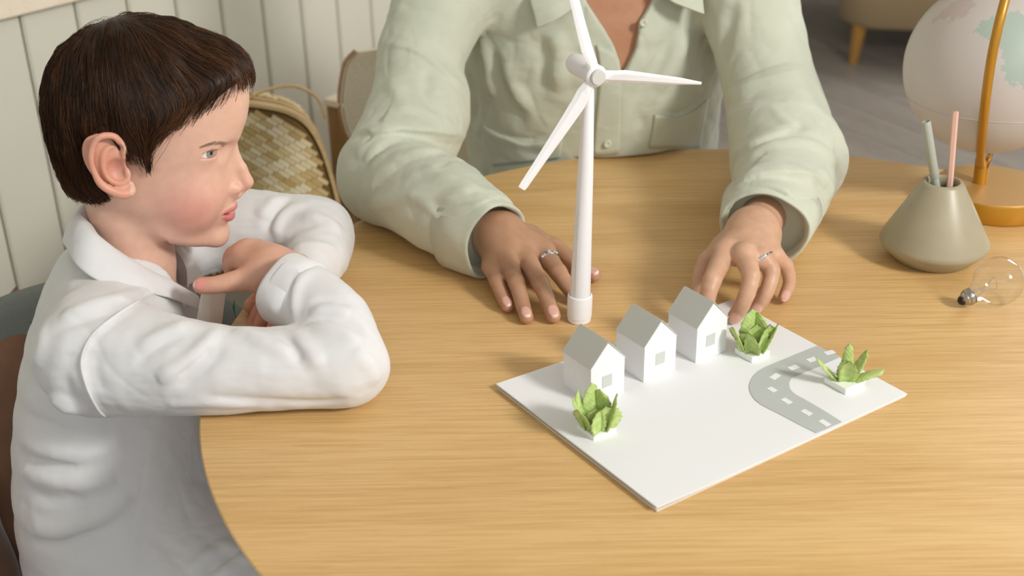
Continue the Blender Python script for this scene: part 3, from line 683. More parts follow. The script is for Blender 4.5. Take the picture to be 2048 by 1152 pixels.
def march(px, py, fn, t0=.8, t1=2.4):             # where the line of sight first meets a surface
    d = np.array(raydir(px, py).normalized()); o = np.array([0, 0, CAMZ]); t = t0
    for _ in range(90):
        e = float(fn((o + d * t)[None].astype(np.float32))[0])
        if e < .0004 or t > t1: break
        t += max(e * .7, .0005)
    return o + d * t
def px_strokes(L, fn):
    """fold lines laid on a surface: each is traced densely where the lines of sight meet the cloth"""
    L = [(q + (0,))[:4] for q in L]; Q = [spline([(float(x), float(y)) for x, y in pts], 6) for pts, w, a, sd in L]
    D = np.array([tuple(raydir(float(x), float(y)).normalized()) for q in Q for x, y in q]); t = np.full(len(D), .8); o = np.array([0, 0, CAMZ])
    for _ in range(110): e = fn((o + D * t[:, None]).astype(np.float32)); t = np.where((e > .0003) & (t < 2.4), t + np.maximum(e * .75, .0003), t)
    P = o + D * t[:, None]; ok = e < .002; out = []; k = 0
    for q, (pts, w, a, sd) in zip(Q, L):
        S, m = P[k:k + len(q)], ok[k:k + len(q)]; k += len(q); S = S[m]
        if len(S) > 3:
            j = np.nonzero(np.linalg.norm(np.diff(S, axis=0), axis=1) > .03)[0]
            if len(j): c = np.split(S, j + 1); S = max(c, key=len)
            if len(S) > 3: out.append((S[::2] if len(S) > 12 and not sd else S, w * (.9 if a > 0 else .75), a * (1.0 if w < .0045 or sd else 1.5), sd))
    return out
def sdf_mesh(fn, lo, hi, h, margin=1.35):
    B = 8; lo = np.array(lo, float); n = (np.ceil((np.array(hi) - lo) / h / B).astype(int)) * B; nb = n // B
    bi = np.stack(np.meshgrid(*[np.arange(k) for k in nb], indexing='ij'), -1).reshape(-1, 3)
    cen = (lo + (bi * B + (B - 1) / 2) * h).astype(np.float32)
    dc = np.concatenate([fn(c) for c in np.array_split(cen, max(1, len(cen) // 40000))])
    F = np.repeat(np.repeat(np.repeat(dc.reshape(nb), B, 0), B, 1), B, 2).astype(np.float32)
    act = bi[np.abs(dc) < B * h * .87 * margin]
    loc = np.stack(np.meshgrid(*[np.arange(B)] * 3, indexing='ij'), -1).reshape(-1, 3)
    for ch in np.array_split(act, max(1, len(act) // 300)):
        ii = (ch[:, None] * B + loc[None]).reshape(-1, 3); v = fn((lo + ii * h).astype(np.float32)); F[ii[:, 0], ii[:, 1], ii[:, 2]] = v
    S = F < 0
    c = S[:-1, :-1, :-1].astype(np.int8)
    for dx, dy, dz in ((1, 0, 0), (0, 1, 0), (0, 0, 1), (1, 1, 0), (1, 0, 1), (0, 1, 1), (1, 1, 1)):
        c = c + S[dx:n[0] - 1 + dx, dy:n[1] - 1 + dy, dz:n[2] - 1 + dz]
    ci = np.argwhere((c > 0) & (c < 8)); idx = np.full(c.shape, -1, np.int32); idx[tuple(ci.T)] = np.arange(len(ci))
    off = np.array([(a, b, d) for a in (0, 1) for b in (0, 1) for d in (0, 1)]); V8 = np.stack([F[tuple((ci + o).T)] for o in off], 1)
    acc = np.zeros((len(ci), 3)); cnt = np.zeros(len(ci))
    for a in range(8):
        for b in range(a + 1, 8):
            if np.abs(off[a] - off[b]).sum() != 1: continue
            va, vb = V8[:, a], V8[:, b]; m = (va < 0) != (vb < 0); t = np.where(m, va / np.where(m, va - vb, 1), 0)
            acc[m] += off[a] + (off[b] - off[a]) * t[m, None]; cnt[m] += 1
    verts = lo + (ci + acc / cnt[:, None]) * h; faces = []
    for ax in range(3):
        e = [0, 0, 0]; e[ax] = 1; u, w = (ax + 1) % 3, (ax + 2) % 3
        s0 = S[:n[0] - e[0], :n[1] - e[1], :n[2] - e[2]]; s1 = S[e[0]:, e[1]:, e[2]:]
        ed = np.argwhere(s0 != s1); ed = ed[(ed[:, u] > 0) & (ed[:, w] > 0) & (ed[:, u] < n[u] - 1) & (ed[:, w] < n[w] - 1) & (ed[:, ax] < n[ax] - 1)]
        q = []
        for du, dw in ((0, 0), (1, 0), (1, 1), (0, 1)):
            k = ed.copy(); k[:, u] -= 1 - du; k[:, w] -= 1 - dw; q.append(idx[tuple(k.T)])
        q = np.stack(q, 1); fl = ~s0[tuple(ed.T)]; q[fl] = q[fl][:, ::-1]; q = q[(q >= 0).all(1)]; faces.append(q)
    return verts.astype(np.float32), np.vstack(faces)
def keep_clean(v, f, fn=None, it=1):              # light smoothing
    n = len(v)
    for _ in range(it):
        acc = np.zeros((n, 3)); cn = np.zeros(n)
        for a, b in ((0, 1), (1, 2), (2, 3), (3, 0)):
            for c in range(3):
                acc[:, c] += np.bincount(f[:, a], v[f[:, b], c], n) + np.bincount(f[:, b], v[f[:, a], c], n)
            cn += np.bincount(f[:, a], minlength=n) + np.bincount(f[:, b], minlength=n)
        m = cn > 0; v = v.copy(); v[m] = .4 * v[m] + .6 * (acc[m] / cn[m, None])
    return v
def d_table(p):
    r = np.hypot(p[:, 0] - TC.x, p[:, 1] - TC.y) - (TR + .0015); z = np.abs(p[:, 2] - (TZ - .0165)) - .0185
    return np.maximum(r, z)
def skin_mat(name, sss=.0022, rough=.45):
    t = NT(name); c = t.n('ShaderNodeVertexColor', layer_name='Col'); v = t.coords()
    f = t.noise(v, 90, 4); mx = t.n('ShaderNodeMixRGB', blend_type='MULTIPLY', i_0=1.0); t.l(c.outputs[0], mx.inputs[1])
    t.l(t.ramp(f, [(.3, (.93, .90, .88, 1)), (.7, (1, 1, 1, 1))]), mx.inputs[2]); t.l(mx.outputs[0], t.b.inputs['Base Color'])
    t.b.inputs['Subsurface Weight'].default_value = .35; t.b.inputs['Subsurface Scale'].default_value = sss; t.b.inputs['Subsurface Radius'].default_value = (1, .35, .2)
    t.b.inputs['Roughness'].default_value = rough; t.b.inputs['Specular IOR Level'].default_value = .4
    t.l(t.bump(t.noise(v, 900, 3), .12, .0004), t.b.inputs['Normal']); return t.m
def cloth_mat(name, col, var=.04, wave=None, bump=.25, bscale=1400, wdist=.0004, wr=.35):
    t = NT(name); b = t.b; b.inputs['Roughness'].default_value = .92; b.inputs['Sheen Weight'].default_value = .25; b.inputs['Sheen Roughness'].default_value = .5
    v = t.coords(); c = lin(col); lo = tuple(x * (1 - var) for x in c[:3]) + (1,)
    t.l(t.ramp(t.noise(v, 30, 5), [(.35, lo), (.65, c)]), b.inputs['Base Color'])
    nb = t.bump(t.noise(v, bscale, 2), bump, .0005)
    wv = t.coords((9, 16, 16)); w1 = t.noise(wv, 2.2, 2, .5); nb = t.bump(w1, wr, .010, nb)
    if wave:
        w = t.n('ShaderNodeTexWave', wave_type='BANDS', bands_direction=wave[0]); w.inputs['Scale'].default_value = wave[1]; w.inputs['Distortion'].default_value = .6; t.l(v, w.inputs[0])
        nb = t.bump(w.outputs['Fac'], .35, wdist, nb)
    t.l(nb, b.inputs['Normal']); return t.m
def join_parts(parts):                            # several surfaces into one mesh's arrays
    V, F, C = [], [], []; k = 0
    for v, f, c in parts: V.append(v); F.append(f + k); C.append(c); k += len(v)
    return np.vstack(V), np.vstack(F), np.vstack(C)
def blend(c, m, col): return c + (np.array(lin(col)[:3]) - c) * m[:, None]

# ---- head: millimetres, X forward, Y left, Z up
class Head:
    def __init__(s, H0, yaw, scale=1.):
        s.o = np.array(H0, np.float32); a = math.radians(yaw); s.k = scale * .001
        s.R = np.array([[math.cos(a), -math.sin(a), 0], [math.sin(a), math.cos(a), 0], [0, 0, 1]], np.float32)   # local -> world
    def loc(s, p): return (p - s.o) @ s.R / s.k
    def world(s, q): return np.asarray(q, np.float32) @ s.R.T * s.k + s.o
    def at(s, px, py, yy):                         # where a line of sight meets the plane Y = yy mm
        d = s.R.T @ np.array(raydir(px, py)); o = s.R.T @ (np.array([0, 0, CAMZ]) - s.o); t = (yy * s.k - o[1]) / d[1]
        return (o + d * t) / s.k
ZS = np.array([-160, -148, -135, -120, -100, -80, -60, -40, -25, 0, 30, 60], np.float32)
XF = np.array([52, 60, 65, 67, 75, 80, 80, 83, 90, 99, 104, 98], np.float32)
WI = np.array([24, 30, 37, 43, 48, 56, 60, 62, 63, 64, 63, 60], np.float32)
XB = np.array([10, 5, 0, -8, -20, -50, -70, -78, -80, -84, -84, -75], np.float32)
FF = spline(np.stack([ZS, XF, WI, XB], 1), 8); ZF = FF[:, 0]
EYE = (60.5, 34.2, -26.8); ER = 12.0
def head_sdf(p, ears=None, mouth=True):
    x, y, z = p.T; ay = np.abs(y); P = np.stack([x, ay, z], 1)
    xf, w, xb = np.interp(z, ZF, FF[:, 1]), np.interp(z, ZF, FF[:, 2]), np.interp(z, ZF, FF[:, 3])
    xc = 12.; a = np.where(x > xc, xf - xc, xc - xb); pw = np.where(x > xc, 2.25 - .28 * sm(-25, 5, z) - .2 * (1 - sm(-95, -75, z)), 2.6)
    q = ((np.abs(x - xc) / a) ** pw + (ay / w) ** pw) ** (1 / pw); f = (q - 1) * np.minimum(a, w) * .85
    f = smax(f, -(z + 150 - (60 - x) * .40) * .92, 14); f = smax(f, z - 45, 20)
    cr = ell(p, (9, 0, 18), (94, 67, 76)); d = smin(f, cr, 18)
    d = smin(d, rc(p, (-32, 0, -95), (-36, 0, -165), 43, 42), 16); d = smin(d, rc(p, (-36, 0, -165), (-48, 0, -235), 42, 50), 10)
    d = smin(d, ell(P, (40, 32, -80), (29, 23, 32)), 14)                      # cheeks
    d = smin(d, ell(P, (58, 0, -134), (11, 17, 12)), 10)                      # chin
    d = smin(d, rc(P, (86, 10, -18), (68, 40, -12), 5, 5), 10)                # brow
    d = smax(d, -ell(P, (87, 29, -32), (11, 12, 8)), 10)                      # eye socket
    d = smin(d, rc(p, (80, 0, -34), (80, 0, -84), 7, 9.5), 8)
    # nose
    nz = rc(p, (85, 0, -38), (92, 0, -60), 4.5, 5.2); nz = smin(nz, rc(p, (92, 0, -60), (96.2, 0, -76), 5.2, 7.0), 4)
    nz = smin(nz, ell(P, (83.5, 8.4, -80), (7.4, 4.6, 4.8)), 4); nz = smin(nz, rc(p, (94, 0, -81), (84, 0, -89), 4.2, 4), 4)
    d = smin(d, nz, 6.5); d = smax(d, -ell(P, (92, 6.0, -87.5), (5, 2.6, 4)), 1.5)
    # muzzle and lips
    d = smin(d, ell(p, (61, 0, -104), (17, 19, 16)), 10)
    ul = chain(P, [(79.5, 0, -103.5, 3.4), (78, 7, -102.8, 3.4), (72.8, 15, -102.2, 2.8), (65.5, 22.5, -102.2, 1.9)], None, 3)
    ll = chain(P, [(74.5, 0, -114.2, 4.6), (73.5, 7, -113, 4.4), (70.3, 14.5, -109.2, 3.4), (65.0, 22, -104.4, 1.8)], None, 3)
    d = smin(d, ul, 2.2); d = smin(d, ll, 2.4)
    if mouth: d = smax(d, -chain(P, [(80, 0, -108.9, 1.9), (78, 7, -108.2, 1.9), (73.5, 14.5, -105.8, 1.7), (67.0, 21.5, -103.4, .9)], None, 3), 1.2)
    # eyelids around the eyeball
    lid = sph(P, EYE, ER + 1.3); d = smin(d, lid, 5)
    th = np.degrees(np.arctan2(ay - EYE[1], x - EYE[0])); t = np.clip((th - 33) / 66, -1, 1); rr = np.linalg.norm(P - A3(*EYE), axis=1)
    hh = 6.6 * (1 - t * t) ** .62 - .9 * (np.abs(th - 33) > 66) * 3; zc = EYE[2] + 1.2 - .5 * t + .8 * (1 - t * t)
    d = smax(d, -np.maximum((np.abs(z - zc) - hh) * .8, np.abs(rr - ER - 1.5) - 4.5), .6)
    if ears is not None: d = ears(p, P, d)
    return d

# ------------------------------------------------------------------ the boy
HD = Head(PY(290, 235, 1.215), 4.)
M_skinb = skin_mat('fair_skin', .0025)
def hp2(px, py, yy): return HD.at(px, py, yy)
def ear_pts(L): return [tuple(list(hp2(x, y, -yy) * A3(1, -1, 1)) + [r]) for x, y, yy, r in L]     # on the mirrored (+Y) side
HELIX = ear_pts([(247, 318, 73, 2.6), (246, 296, 76, 3.4), (232, 275, 80, 3.3), (213, 271, 83, 3.3), (195, 277, 86, 3.2), (184, 297, 87, 3.0), (182, 322, 87, 2.9), (189, 346, 86, 3.0), (202, 368, 84, 4.0), (224, 382, 82, 4.4), (246, 388, 79, 5.2), (262, 382, 75, 4.8), (262, 368, 72, 3)])
ANTI = ear_pts([(228, 292, 75, 1.5), (212, 300, 78, 3.0), (206, 320, 80, 3.4), (209, 342, 80, 3.2), (222, 360, 79, 3.2), (240, 367, 77, 3.2), (254, 360, 74, 3)])
def ears(p, P, d):
    x, y, z = P.T
    c = (-29, 74, -20); m = np.nonzero((np.abs(x + 30) < 34) & (y > 55) & (np.abs(z + 20) < 48))[0]
    if not len(m): return d
    q = P[m]; e = d[m]
    disc = ell(q, (-26, 72, -20), (17, 6.0, 30), rot('Y', -10)); back = ell(q, (-34, 74, -16), (14, 7, 24), rot('Y', -10))
    f = smin(disc, back, 4); f = smin(f, chain(q, HELIX, None, 3), 2.2); f = smin(f, chain(q, ANTI, None, 3), 2.5)
    f = smin(f, ell(q, (-17, 73, -49), (8, 6, 7)), 4)
    con = hp2(236, 340, -80); f = smax(f, -ell(q, (con[0], 81, con[2]), (10, 9.5, 12)), 2.5)
    c2 = hp2(238, 300, -80); f = smax(f, -ell(q, (c2[0], 82, c2[2]), (5.0, 6, 6)), 2)
    e = smin(e, f, 3.0)
    tr = hp2(255, 348, -74); e = smin(e, ell(q, (tr[0], 73, tr[2]), (3.2, 3.5, 5.5)), 3)
    d = d.copy(); d[m] = e; return d
hv, hf = sdf_mesh(lambda p: head_sdf(p, ears), (-92, -94, -236), (112, 94, 102), 1.25)
def head_cols(v, base, cheek, lip, ear_c):
    x, y, z = v.T; ay = np.abs(y); c = np.tile(np.array(lin(base)[:3]), (len(v), 1))
    g = lambda cx, cy, cz, sx, sy, sz: np.exp(-(((x - cx) / sx) ** 2 + ((ay - cy) / sy) ** 2 + ((z - cz) / sz) ** 2))
    c = blend(c, .62 * np.clip(g(44, 50, -86, 34, 34, 31) * .95, 0, 1), cheek); c = blend(c, .3 * g(98, 0, -78, 9, 9, 9), cheek)
    c = blend(c, .8 * ((ay > 70) & (np.abs(x + 29) < 22)) * sm(70, 79, ay), ear_c)
    c = blend(c, .6 * np.exp(-(((x + 17) / 9) ** 2 + ((z + 24) / 11) ** 2)) * (ay > 60) * (ay < 82), 'B8604E')
    P = np.stack([x, ay, z], 1)
    u = chain(P, [(79.5, 0, -104.2, 3.2), (78, 7, -103.6, 3.2), (72.8, 15, -102.6, 2.8), (66.0, 22.3, -102.6, 1.9)], None, 3)
    l = chain(P, [(74.5, 0, -114.4, 4.4), (73.5, 7, -113, 4.2), (70.3, 14.5, -109.2, 3.3), (65.5, 21.5, -104.6, 1.7)], None, 3)
    c = blend(c, .9 * (1 - sm(.3, 1.6, np.minimum(u, l))), lip)
    c = blend(c, (chain(P, [(75, 0, -108.8, 2.4), (72.5, 7, -108.2, 2.3), (70.5, 14.5, -105.8, 2.0), (65, 20.5, -103.8, 1.3)], None, 2) < .4) * .85, '7A2E2C')
    c = blend(c, .45 * np.exp(-((sph(P, EYE, ER + 1.2) / 1.6) ** 2)) * (x > 58) * (np.abs(z + 27) < 10), 'D98C86')
    return c
hc = head_cols(hv, 'E3B9A3', 'DC8F82', 'CF7275', 'E09F86')
boy_parts = [(HD.world(hv), hf, hc)]
# eyes
def eye_cols(R, nrm, iris, n=48):
    g = MB(); prof = [(max(1e-6, R * math.sin(t)), R * math.cos(t)) for t in np.linspace(0, math.pi, n)]; g.lathe(prof, (0, 0, 0), 48)
    v = np.array([tuple(q) for q in g.v]); a = np.degrees(np.arctan2(np.hypot(v[:, 0], v[:, 1]), v[:, 2]))
    c = np.tile(np.array(lin('EDE8E4')[:3]), (len(v), 1)); c = blend(c, 1 - sm(26, 29, a), '4C5A58'); c = blend(c, 1 - sm(22, 25, a), iris); c = blend(c, 1 - sm(9.5, 11.5, a), '0B0B0B')
    f = [q for q in g.f]; M = np.array(align_z(nrm)); return v @ M.T, f, c
M_eye = NT('eyeball'); e_ = M_eye.n('ShaderNodeVertexColor', layer_name='Col'); M_eye.l(e_.outputs[0], M_eye.b.inputs['Base Color']); M_eye.b.inputs['Roughness'].default_value = .08; M_eye.b.inputs['Coat Weight'].default_value = .6; M_eye = M_eye.m
def brow_hairs(HDx, m, parent, n=190, col='8A6A50', side=(-1, 1)):
    rs = np.random.RandomState(3); g = MB()
    t = rs.rand(n); az = np.radians(19 + 31 * t); ct = np.array([20, 0, -20]); zz = -.10 + .19 * np.sin(np.minimum(1, t * 1.15) * 1.75) + rs.normal(0, .016, n) * (1 - .6 * t)
    dv = unit(np.stack([np.cos(az), np.sin(az), zz], 1)); tt = np.full(n, 110.)
    for _ in range(40): q = (ct + dv * tt[:, None]).astype(np.float32); tt = tt - head_sdf(q) * .8
    q = (ct + dv * tt[:, None]).astype(np.float32)
    nn = grad(head_sdf, q); dr = unit(np.stack([-.75 + .2 * rs.randn(n), .62 + 0 * t, .35 - .7 * t + .15 * rs.randn(n)], 1).astype(np.float32)); dr = unit(dr - nn * (dr * nn).sum(1)[:, None]); Lh = (4.5 + 2 * rs.rand(n))[:, None]
    P0, P1, P2_ = q, q + dr * Lh * .5 + nn * .5, q + dr * Lh + nn * .3
    for s_ in side:
        for i in range(n): g.tube([HDx.world(np.array([x[0], s_ * x[1], x[2]])) for x in (P0[i], P1[i], P2_[i])], [.00016, .00014, .00004], 3)
        g.tube([HDx.world(np.array([x[0] , s_ * (x[1]), x[2] + .2])) for x in spline([(53.5, 45.2, -25.5), (62.5, 46.0, -21.8), (71.5, 40.0, -20.8), (76, 29, -22.5)], 6)], .00045, 6)
        for i in range(46):                     # upper lashes
            t = i / 45; a = spline([(54, 47.2, -26.0), (62.5, 46.8, -22.6), (71.9, 39.8, -21.6), (75.5, 27.5, -23.5)], 15)[int(t * 45)]
            o = unit(np.array([[a[0] - EYE[0], a[1] - EYE[1], 0]]))[0]; b = a + o * 4.2 + np.array([0, 0, .6]); c_ = a + o * 6.2 + np.array([0, 0, 2.4])
            g.tube([HDx.world(np.array([x[0], s_ * x[1], x[2]])) for x in (a, b, c_)], [.00014, .0001, .00002], 3)
    return g.build('brow_and_lash_hairs', m, parent)
def make_eye(HDx, s, parent, gaze):
    v, f, c = eye_cols(ER, gaze, '8B928A'); w = HDx.world(v + A3(EYE[0], s * EYE[1], EYE[2]))
    return mesh_obj('eye', w, f, M_eye, parent, True, c)
# hair
HAIRP = [(100, 60), (300, -60), (560, 60), (530, 170), (516, 230), (503, 196), (488, 182), (461, 189), (430, 208), (392, 234), (352, 258), (326, 275), (312, 305), (296, 342), (286, 330), (262, 320), (246, 306), (226, 270), (202, 262), (178, 285), (172, 330), (190, 372), (226, 396), (212, 412), (176, 420), (146, 420), (60, 400), (40, 200)]
HX = np.array([hp2(x, y, -76. if 100 < x < 420 else -52.)[[0, 2]] for x, y in HAIRP])
def hair_out(p):
    d = ell(p, (3, 0, 14), (104, 81, 94)); d = smin(d, ell(p, (-50, 0, -36), (49, 62, 66)), 22); d = smin(d, ell(p, (80, 2, 42), (35, 56, 33)), 20)
    return d + 1.5 * vnoise(p, .075, 3) + 7.5 * np.exp(-(((p[:, 0] + 29) / 18) ** 2 + ((p[:, 2] + 20) / 29) ** 2) ** 2)
def hair_cap(p):
    h2 = poly2d(p[:, 0], p[:, 2], HX); d = smax(hair_out(p) + 3.0, h2 + 3.0, 5)
    return d
cv, cf_ = sdf_mesh(hair_cap, (-112, -92, -112), (122, 92, 120), 2.0)
cc = np.tile(np.array(lin('2E2018')[:3]), (len(cv), 1))
def grad(fn, p, e=.6):
    g = np.stack([fn(p + A3(*(e * np.eye(3)[i]))) - fn(p - A3(*(e * np.eye(3)[i]))) for i in range(3)], 1); return g / (np.linalg.norm(g, axis=1, keepdims=True) + 1e-9)
def unit(a): return a / (np.linalg.norm(a, axis=1, keepdims=True) + 1e-9)
def flow(p, n):
    K = A3(-22, 6, 106); v = p - K; v = v / (np.linalg.norm(v, axis=1, keepdims=True) + 1)
    top = sm(20, 100, p[:, 2]); fr = sm(10, 70, p[:, 0]); lowz = 1 - sm(-30, 60, p[:, 2])
    v = v + A3(0, 0, -1) * (.35 + .9 * (1 - top))[:, None] + A3(1, 0, 0) * (.75 * fr * (1 - .2 * lowz) - .0)[:, None]
    # fringe: swept round the forehead
    side = np.sign(p[:, 1] + 1e-6); v[:, 1] += side * .1
    w = np.stack([vnoise(p, .05, 1), vnoise(p, .05, 2), vnoise(p, .05, 4)], 1) * .5 + np.stack([vnoise(p, .17, 5), vnoise(p, .17, 6), vnoise(p, .17, 7)], 1) * .22
    v = v + w * .5
    h2 = poly2d(p[:, 0], p[:, 2], HX); e = sm(-30, -4, h2) * sm(8, 26, p[:, 0]) * (1 - sm(95, 108, p[:, 0]))
    tg = A3(-.75, 0, -.62); v = unit(v) * (1 - .92 * e)[:, None] + tg * (1.0 * e)[:, None]
    b = sm(-28, -2, h2) * (1 - sm(-50, -20, p[:, 0])) * (1 - sm(-60, -30, p[:, 2])); v = v + A3(.5, 0, -.3) * b[:, None]
    v = v - n * (v * n).sum(1)[:, None]; return unit(v)
def make_hair(N, seed, width=.30):
    rs = np.random.RandomState(seed); out_v, out_f, out_c = [], [], []
    u = rs.normal(size=(N * 3, 3)); u /= np.linalg.norm(u, axis=1)[:, None]; p = (u * A3(104, 81, 94) + A3(3, 0, 14)).astype(np.float32)
    low = rs.rand(N * 3) < .3; u2 = rs.normal(size=(N * 3, 3)); u2 /= np.linalg.norm(u2, axis=1)[:, None]; p[low] = (u2[low] * A3(49, 62, 66) + A3(-50, 0, -36))
    for _ in range(3): p = p - grad(hair_out, p) * hair_out(p)[:, None]
    ok = poly2d(p[:, 0], p[:, 2], HX) < 2; p = p[ok][:N]; N = len(p)
    nseg = 16; L = rs.uniform(26, 66, N); off0 = rs.uniform(-4.5, .2, N) ; lift = rs.normal(0, .5, N) + (rs.rand(N) < .03) * rs.uniform(0, 3, N)
    pts = []; alive = np.ones(N); stopd = rs.normal(.5, 2.4, N) + (rs.rand(N) < .05) * rs.uniform(2, 9, N); j = rs.normal(0, .10, (N, 3)).astype(np.float32)
    for k in range(nseg):
        t = k / (nseg - 1); n = grad(hair_out, p); target = off0 + (lift) * t - 3.5 * max(0, .25 - t) * 4 * .5 - 2.0 * max(0, t - .8) * 5 * .5 + 1.5 * vnoise(p, .16, 11) + .6 * vnoise(p, .45, 12)
        p = p + n * (target - hair_out(p))[:, None]; pts.append(p.copy())
        h2 = poly2d(p[:, 0], p[:, 2], HX); alive = alive * (h2 < stopd + 1.0)
        v = unit(flow(p, n) + j); p = p + v * (L / (nseg - 1) * alive)[:, None]
    Q = np.stack(pts, 1); N = len(Q)                                # N, nseg, 3
    tan = np.gradient(Q, axis=1); tl = np.linalg.norm(tan, axis=2, keepdims=True); keep = (np.linalg.norm(Q[:, -1] - Q[:, 0], axis=1) > 6)
    Q, tan, tl = Q[keep], tan[keep], tl[keep]; N = len(Q); tan = tan / (tl + 1e-6)
    n = Q - A3(0, 0, 10); a = np.cross(tan, n); a /= np.linalg.norm(a, axis=2, keepdims=True) + 1e-9; b = np.cross(tan, a)
    w = width * rs.uniform(.6, 1.3, N)[:, None, None] * (np.linspace(0, 1, nseg) ** .3 * (1 - np.linspace(0, 1, nseg) ** 3.5 * .9))[None, :, None]
    V = np.stack([Q + a * w * math.cos(q) + b * w * math.sin(q) for q in (0, 2.094, 4.189)], 2)      # N, nseg, 3, 3
    base = np.arange(N)[:, None, None] * nseg * 3; s = np.arange(nseg - 1)[None, :, None] * 3; i = np.arange(3)[None, None, :]; i2 = (i + 1) % 3
    F = np.stack([base + s + i, base + s + i2, base + s + 3 + i2, base + s + 3 + i], -1).reshape(-1, 4)
    clump = vnoise(Q[:, 7], .16, 21) * .8 + rs.normal(0, .4, N)
    c0, c1 = np.array(lin('24170E')[:3]), np.array(lin('6B4528')[:3]); cc = c0 + (c1 - c0) * np.clip(.35 + clump * .5, 0, 1)[:, None]
    return V.reshape(-1, 3), F, np.repeat(cc, nseg * 3, 0)
M_hair = NT('dark_brown_hair'); e_ = M_hair.n('ShaderNodeVertexColor', layer_name='Col'); M_hair.l(e_.outputs[0], M_hair.b.inputs['Base Color']); M_hair.b.inputs['Roughness'].default_value = .38; M_hair.b.inputs['Specular IOR Level'].default_value = .24; M_hair = M_hair.m

# hands: chains of joints (x, y, z, radius) in world metres
def finger(P, k=.0): return (lambda p: chain(p, P, None, 5))
def V4(v, r): return (v[0], v[1], v[2], r)
def hand_sdf(p, wrist, meta, fingers, kp=.012, kf=.005, extra=None):
    """wrist: (x,y,z,r) list for the forearm; meta: list of (from, to) capsules for the palm; fingers: joint chains"""
    d = chain(p, wrist, None, 2)
    for a, b in meta: d = smin(d, rc(p, a[:3], b[:3], a[3], b[3]), kp)
    if extra: d = extra(p, d)
    f = None
    for F in fingers: e = chain(p, F, None, 3); f = e if f is None else smin(f, e, .0014)
    return smin(d, f, kf)
def nail_geo(F, r, up, frac=.62):
    """nail centre, direction and normal for a finger chain"""
    a, b = np.array(F[-2][:3]), np.array(F[-1][:3]); d = (b - a) / np.linalg.norm(b - a); u = np.array(up, float); u -= d * (u @ d); u /= np.linalg.norm(u); return b - d * r * .15 + u * r * .78, d, u, r
def nails(p, d, N):
    for c, dr, u, r in N:
        s = np.cross(dr, u); R = np.stack([dr, s, u], 1); e = ell(p, c, (r * 1.0, r * .72, r * .22), R); d = smin(d, e, .0006)
    return d
def hand_cols(v, base, dark, light, pink, fingers, N, knuckles=()):
    c = np.tile(np.array(lin(base)[:3]), (len(v), 1)); n1 = vnoise(v, 120, 2) * .5 + vnoise(v, 300, 4) * .3
    c = blend(c, np.clip(.25 + n1 * .35, 0, .6), dark)
    for F in fingers:
        t = np.linalg.norm(v - A3(*F[-1][:3]), axis=1); c = blend(c, .55 * np.exp(-(t / .011) ** 2), pink)
    for k, r, a in knuckles:
        t = np.linalg.norm(v - A3(*k), axis=1); c = blend(c, a * np.exp(-(t / r) ** 2), dark)
    for cc_, dr, u, r in N:
        s = np.cross(dr, u); R = np.stack([dr, s, u], 1); e = ell(v.astype(np.float32), cc_, (r * 1.02, r * .74, r * .5), R); q = (v - cc_) @ R
        m = 1 - sm(-.0002, .0003, e); c = blend(c, m * .9, light); tip = m * sm(r * .62, r * .85, q[:, 0]); c = blend(c, tip * .8, 'F3E6DC')
    return c
# right hand (near), thumb toward the chest, fingers curled down over the left forearm
bw0 = PH(640, 585, .080)
W0 = V4(PH(655, 600, .074), .0215); W1 = V4(PH(590, 548, .080), .0195); W2 = V4(PH(545, 535, .084), .0190)
cmc = V4(PH(520, 552, .079), .0145)
Bm = [V4(PH(486, 512, .088), .0105), V4(PH(497, 500, .094), .0105), V4(PH(512, 500, .088), .0105), V4(PH(525, 503, .080), .0095)]
Bf = [[Bm[0], V4(PH(464, 524, .080), .0088), V4(PH(462, 541, .068), .0078), V4(PH(474, 552, .062), .0070)],
      [Bm[1], V4(PH(466, 508, .085), .0088), V4(PH(460, 530, .070), .0080), V4(PH(474, 548, .058), .0070)],
      [Bm[2], V4(PH(478, 502, .080), .0085), V4(PH(470, 528, .064), .0076), V4(PH(486, 548, .056), .0068)],
      [Bm[3], V4(PH(495, 508, .072), .0078), V4(PH(492, 532, .060), .0070), V4(PH(505, 548, .054), .0064)]]
thumb = [cmc, V4(PH(478, 561, .078), .0118), V4(PH(434, 569, .077), .0092), V4(PH(403, 571, .076), .0090)]
Bn = [nail_geo(thumb, .0084, (-.15, -.75, .62))]
def bh1(p):
    d = hand_sdf(p, [W0, W1, W2], [(W2, m) for m in Bm] + [(W1, cmc), (cmc, Bm[0]), (V4(PH(520, 520, .084), .014), V4(PH(500, 515, .086), .0125))], Bf + [thumb], .012, .006)
    return nails(p, d, Bn)
# left hand, flat on the table below
L0 = V4(PH(648, 500, .040), .022); L1 = V4(PH(592, 556, .032), .0195); L2 = V4(PH(572, 590, .026), .018)
Lm = [V4(PH(540, 600, .024), .0105), V4(PH(552, 612, .027), .0108), V4(PH(566, 622, .025), .0105), V4(PH(580, 628, .021), .0095)]
Lf = [[Lm[0], V4(PH(520, 622, .020), .0086), V4(PH(510, 640, .011), .0074), V4(PH(507, 652, .0075), .0068)],
      [Lm[1], V4(PH(530, 632, .024), .0088), V4(PH(519, 654, .013), .0078), V4(PH(515, 668, .0078), .007)],
      [Lm[2], V4(PH(552, 648, .022), .0086), V4(PH(542, 668, .012), .0076), V4(PH(538, 680, .0076), .007)],
      [Lm[3], V4(PH(572, 652, .018), .0078), V4(PH(566, 670, .010), .007), V4(PH(562, 680, .0072), .0064)]]
Lt = [V4(PH(556, 574, .026), .013), V4(PH(528, 592, .018), .0105), V4(PH(510, 604, .011), .0088), V4(PH(500, 612, .009), .0078)]
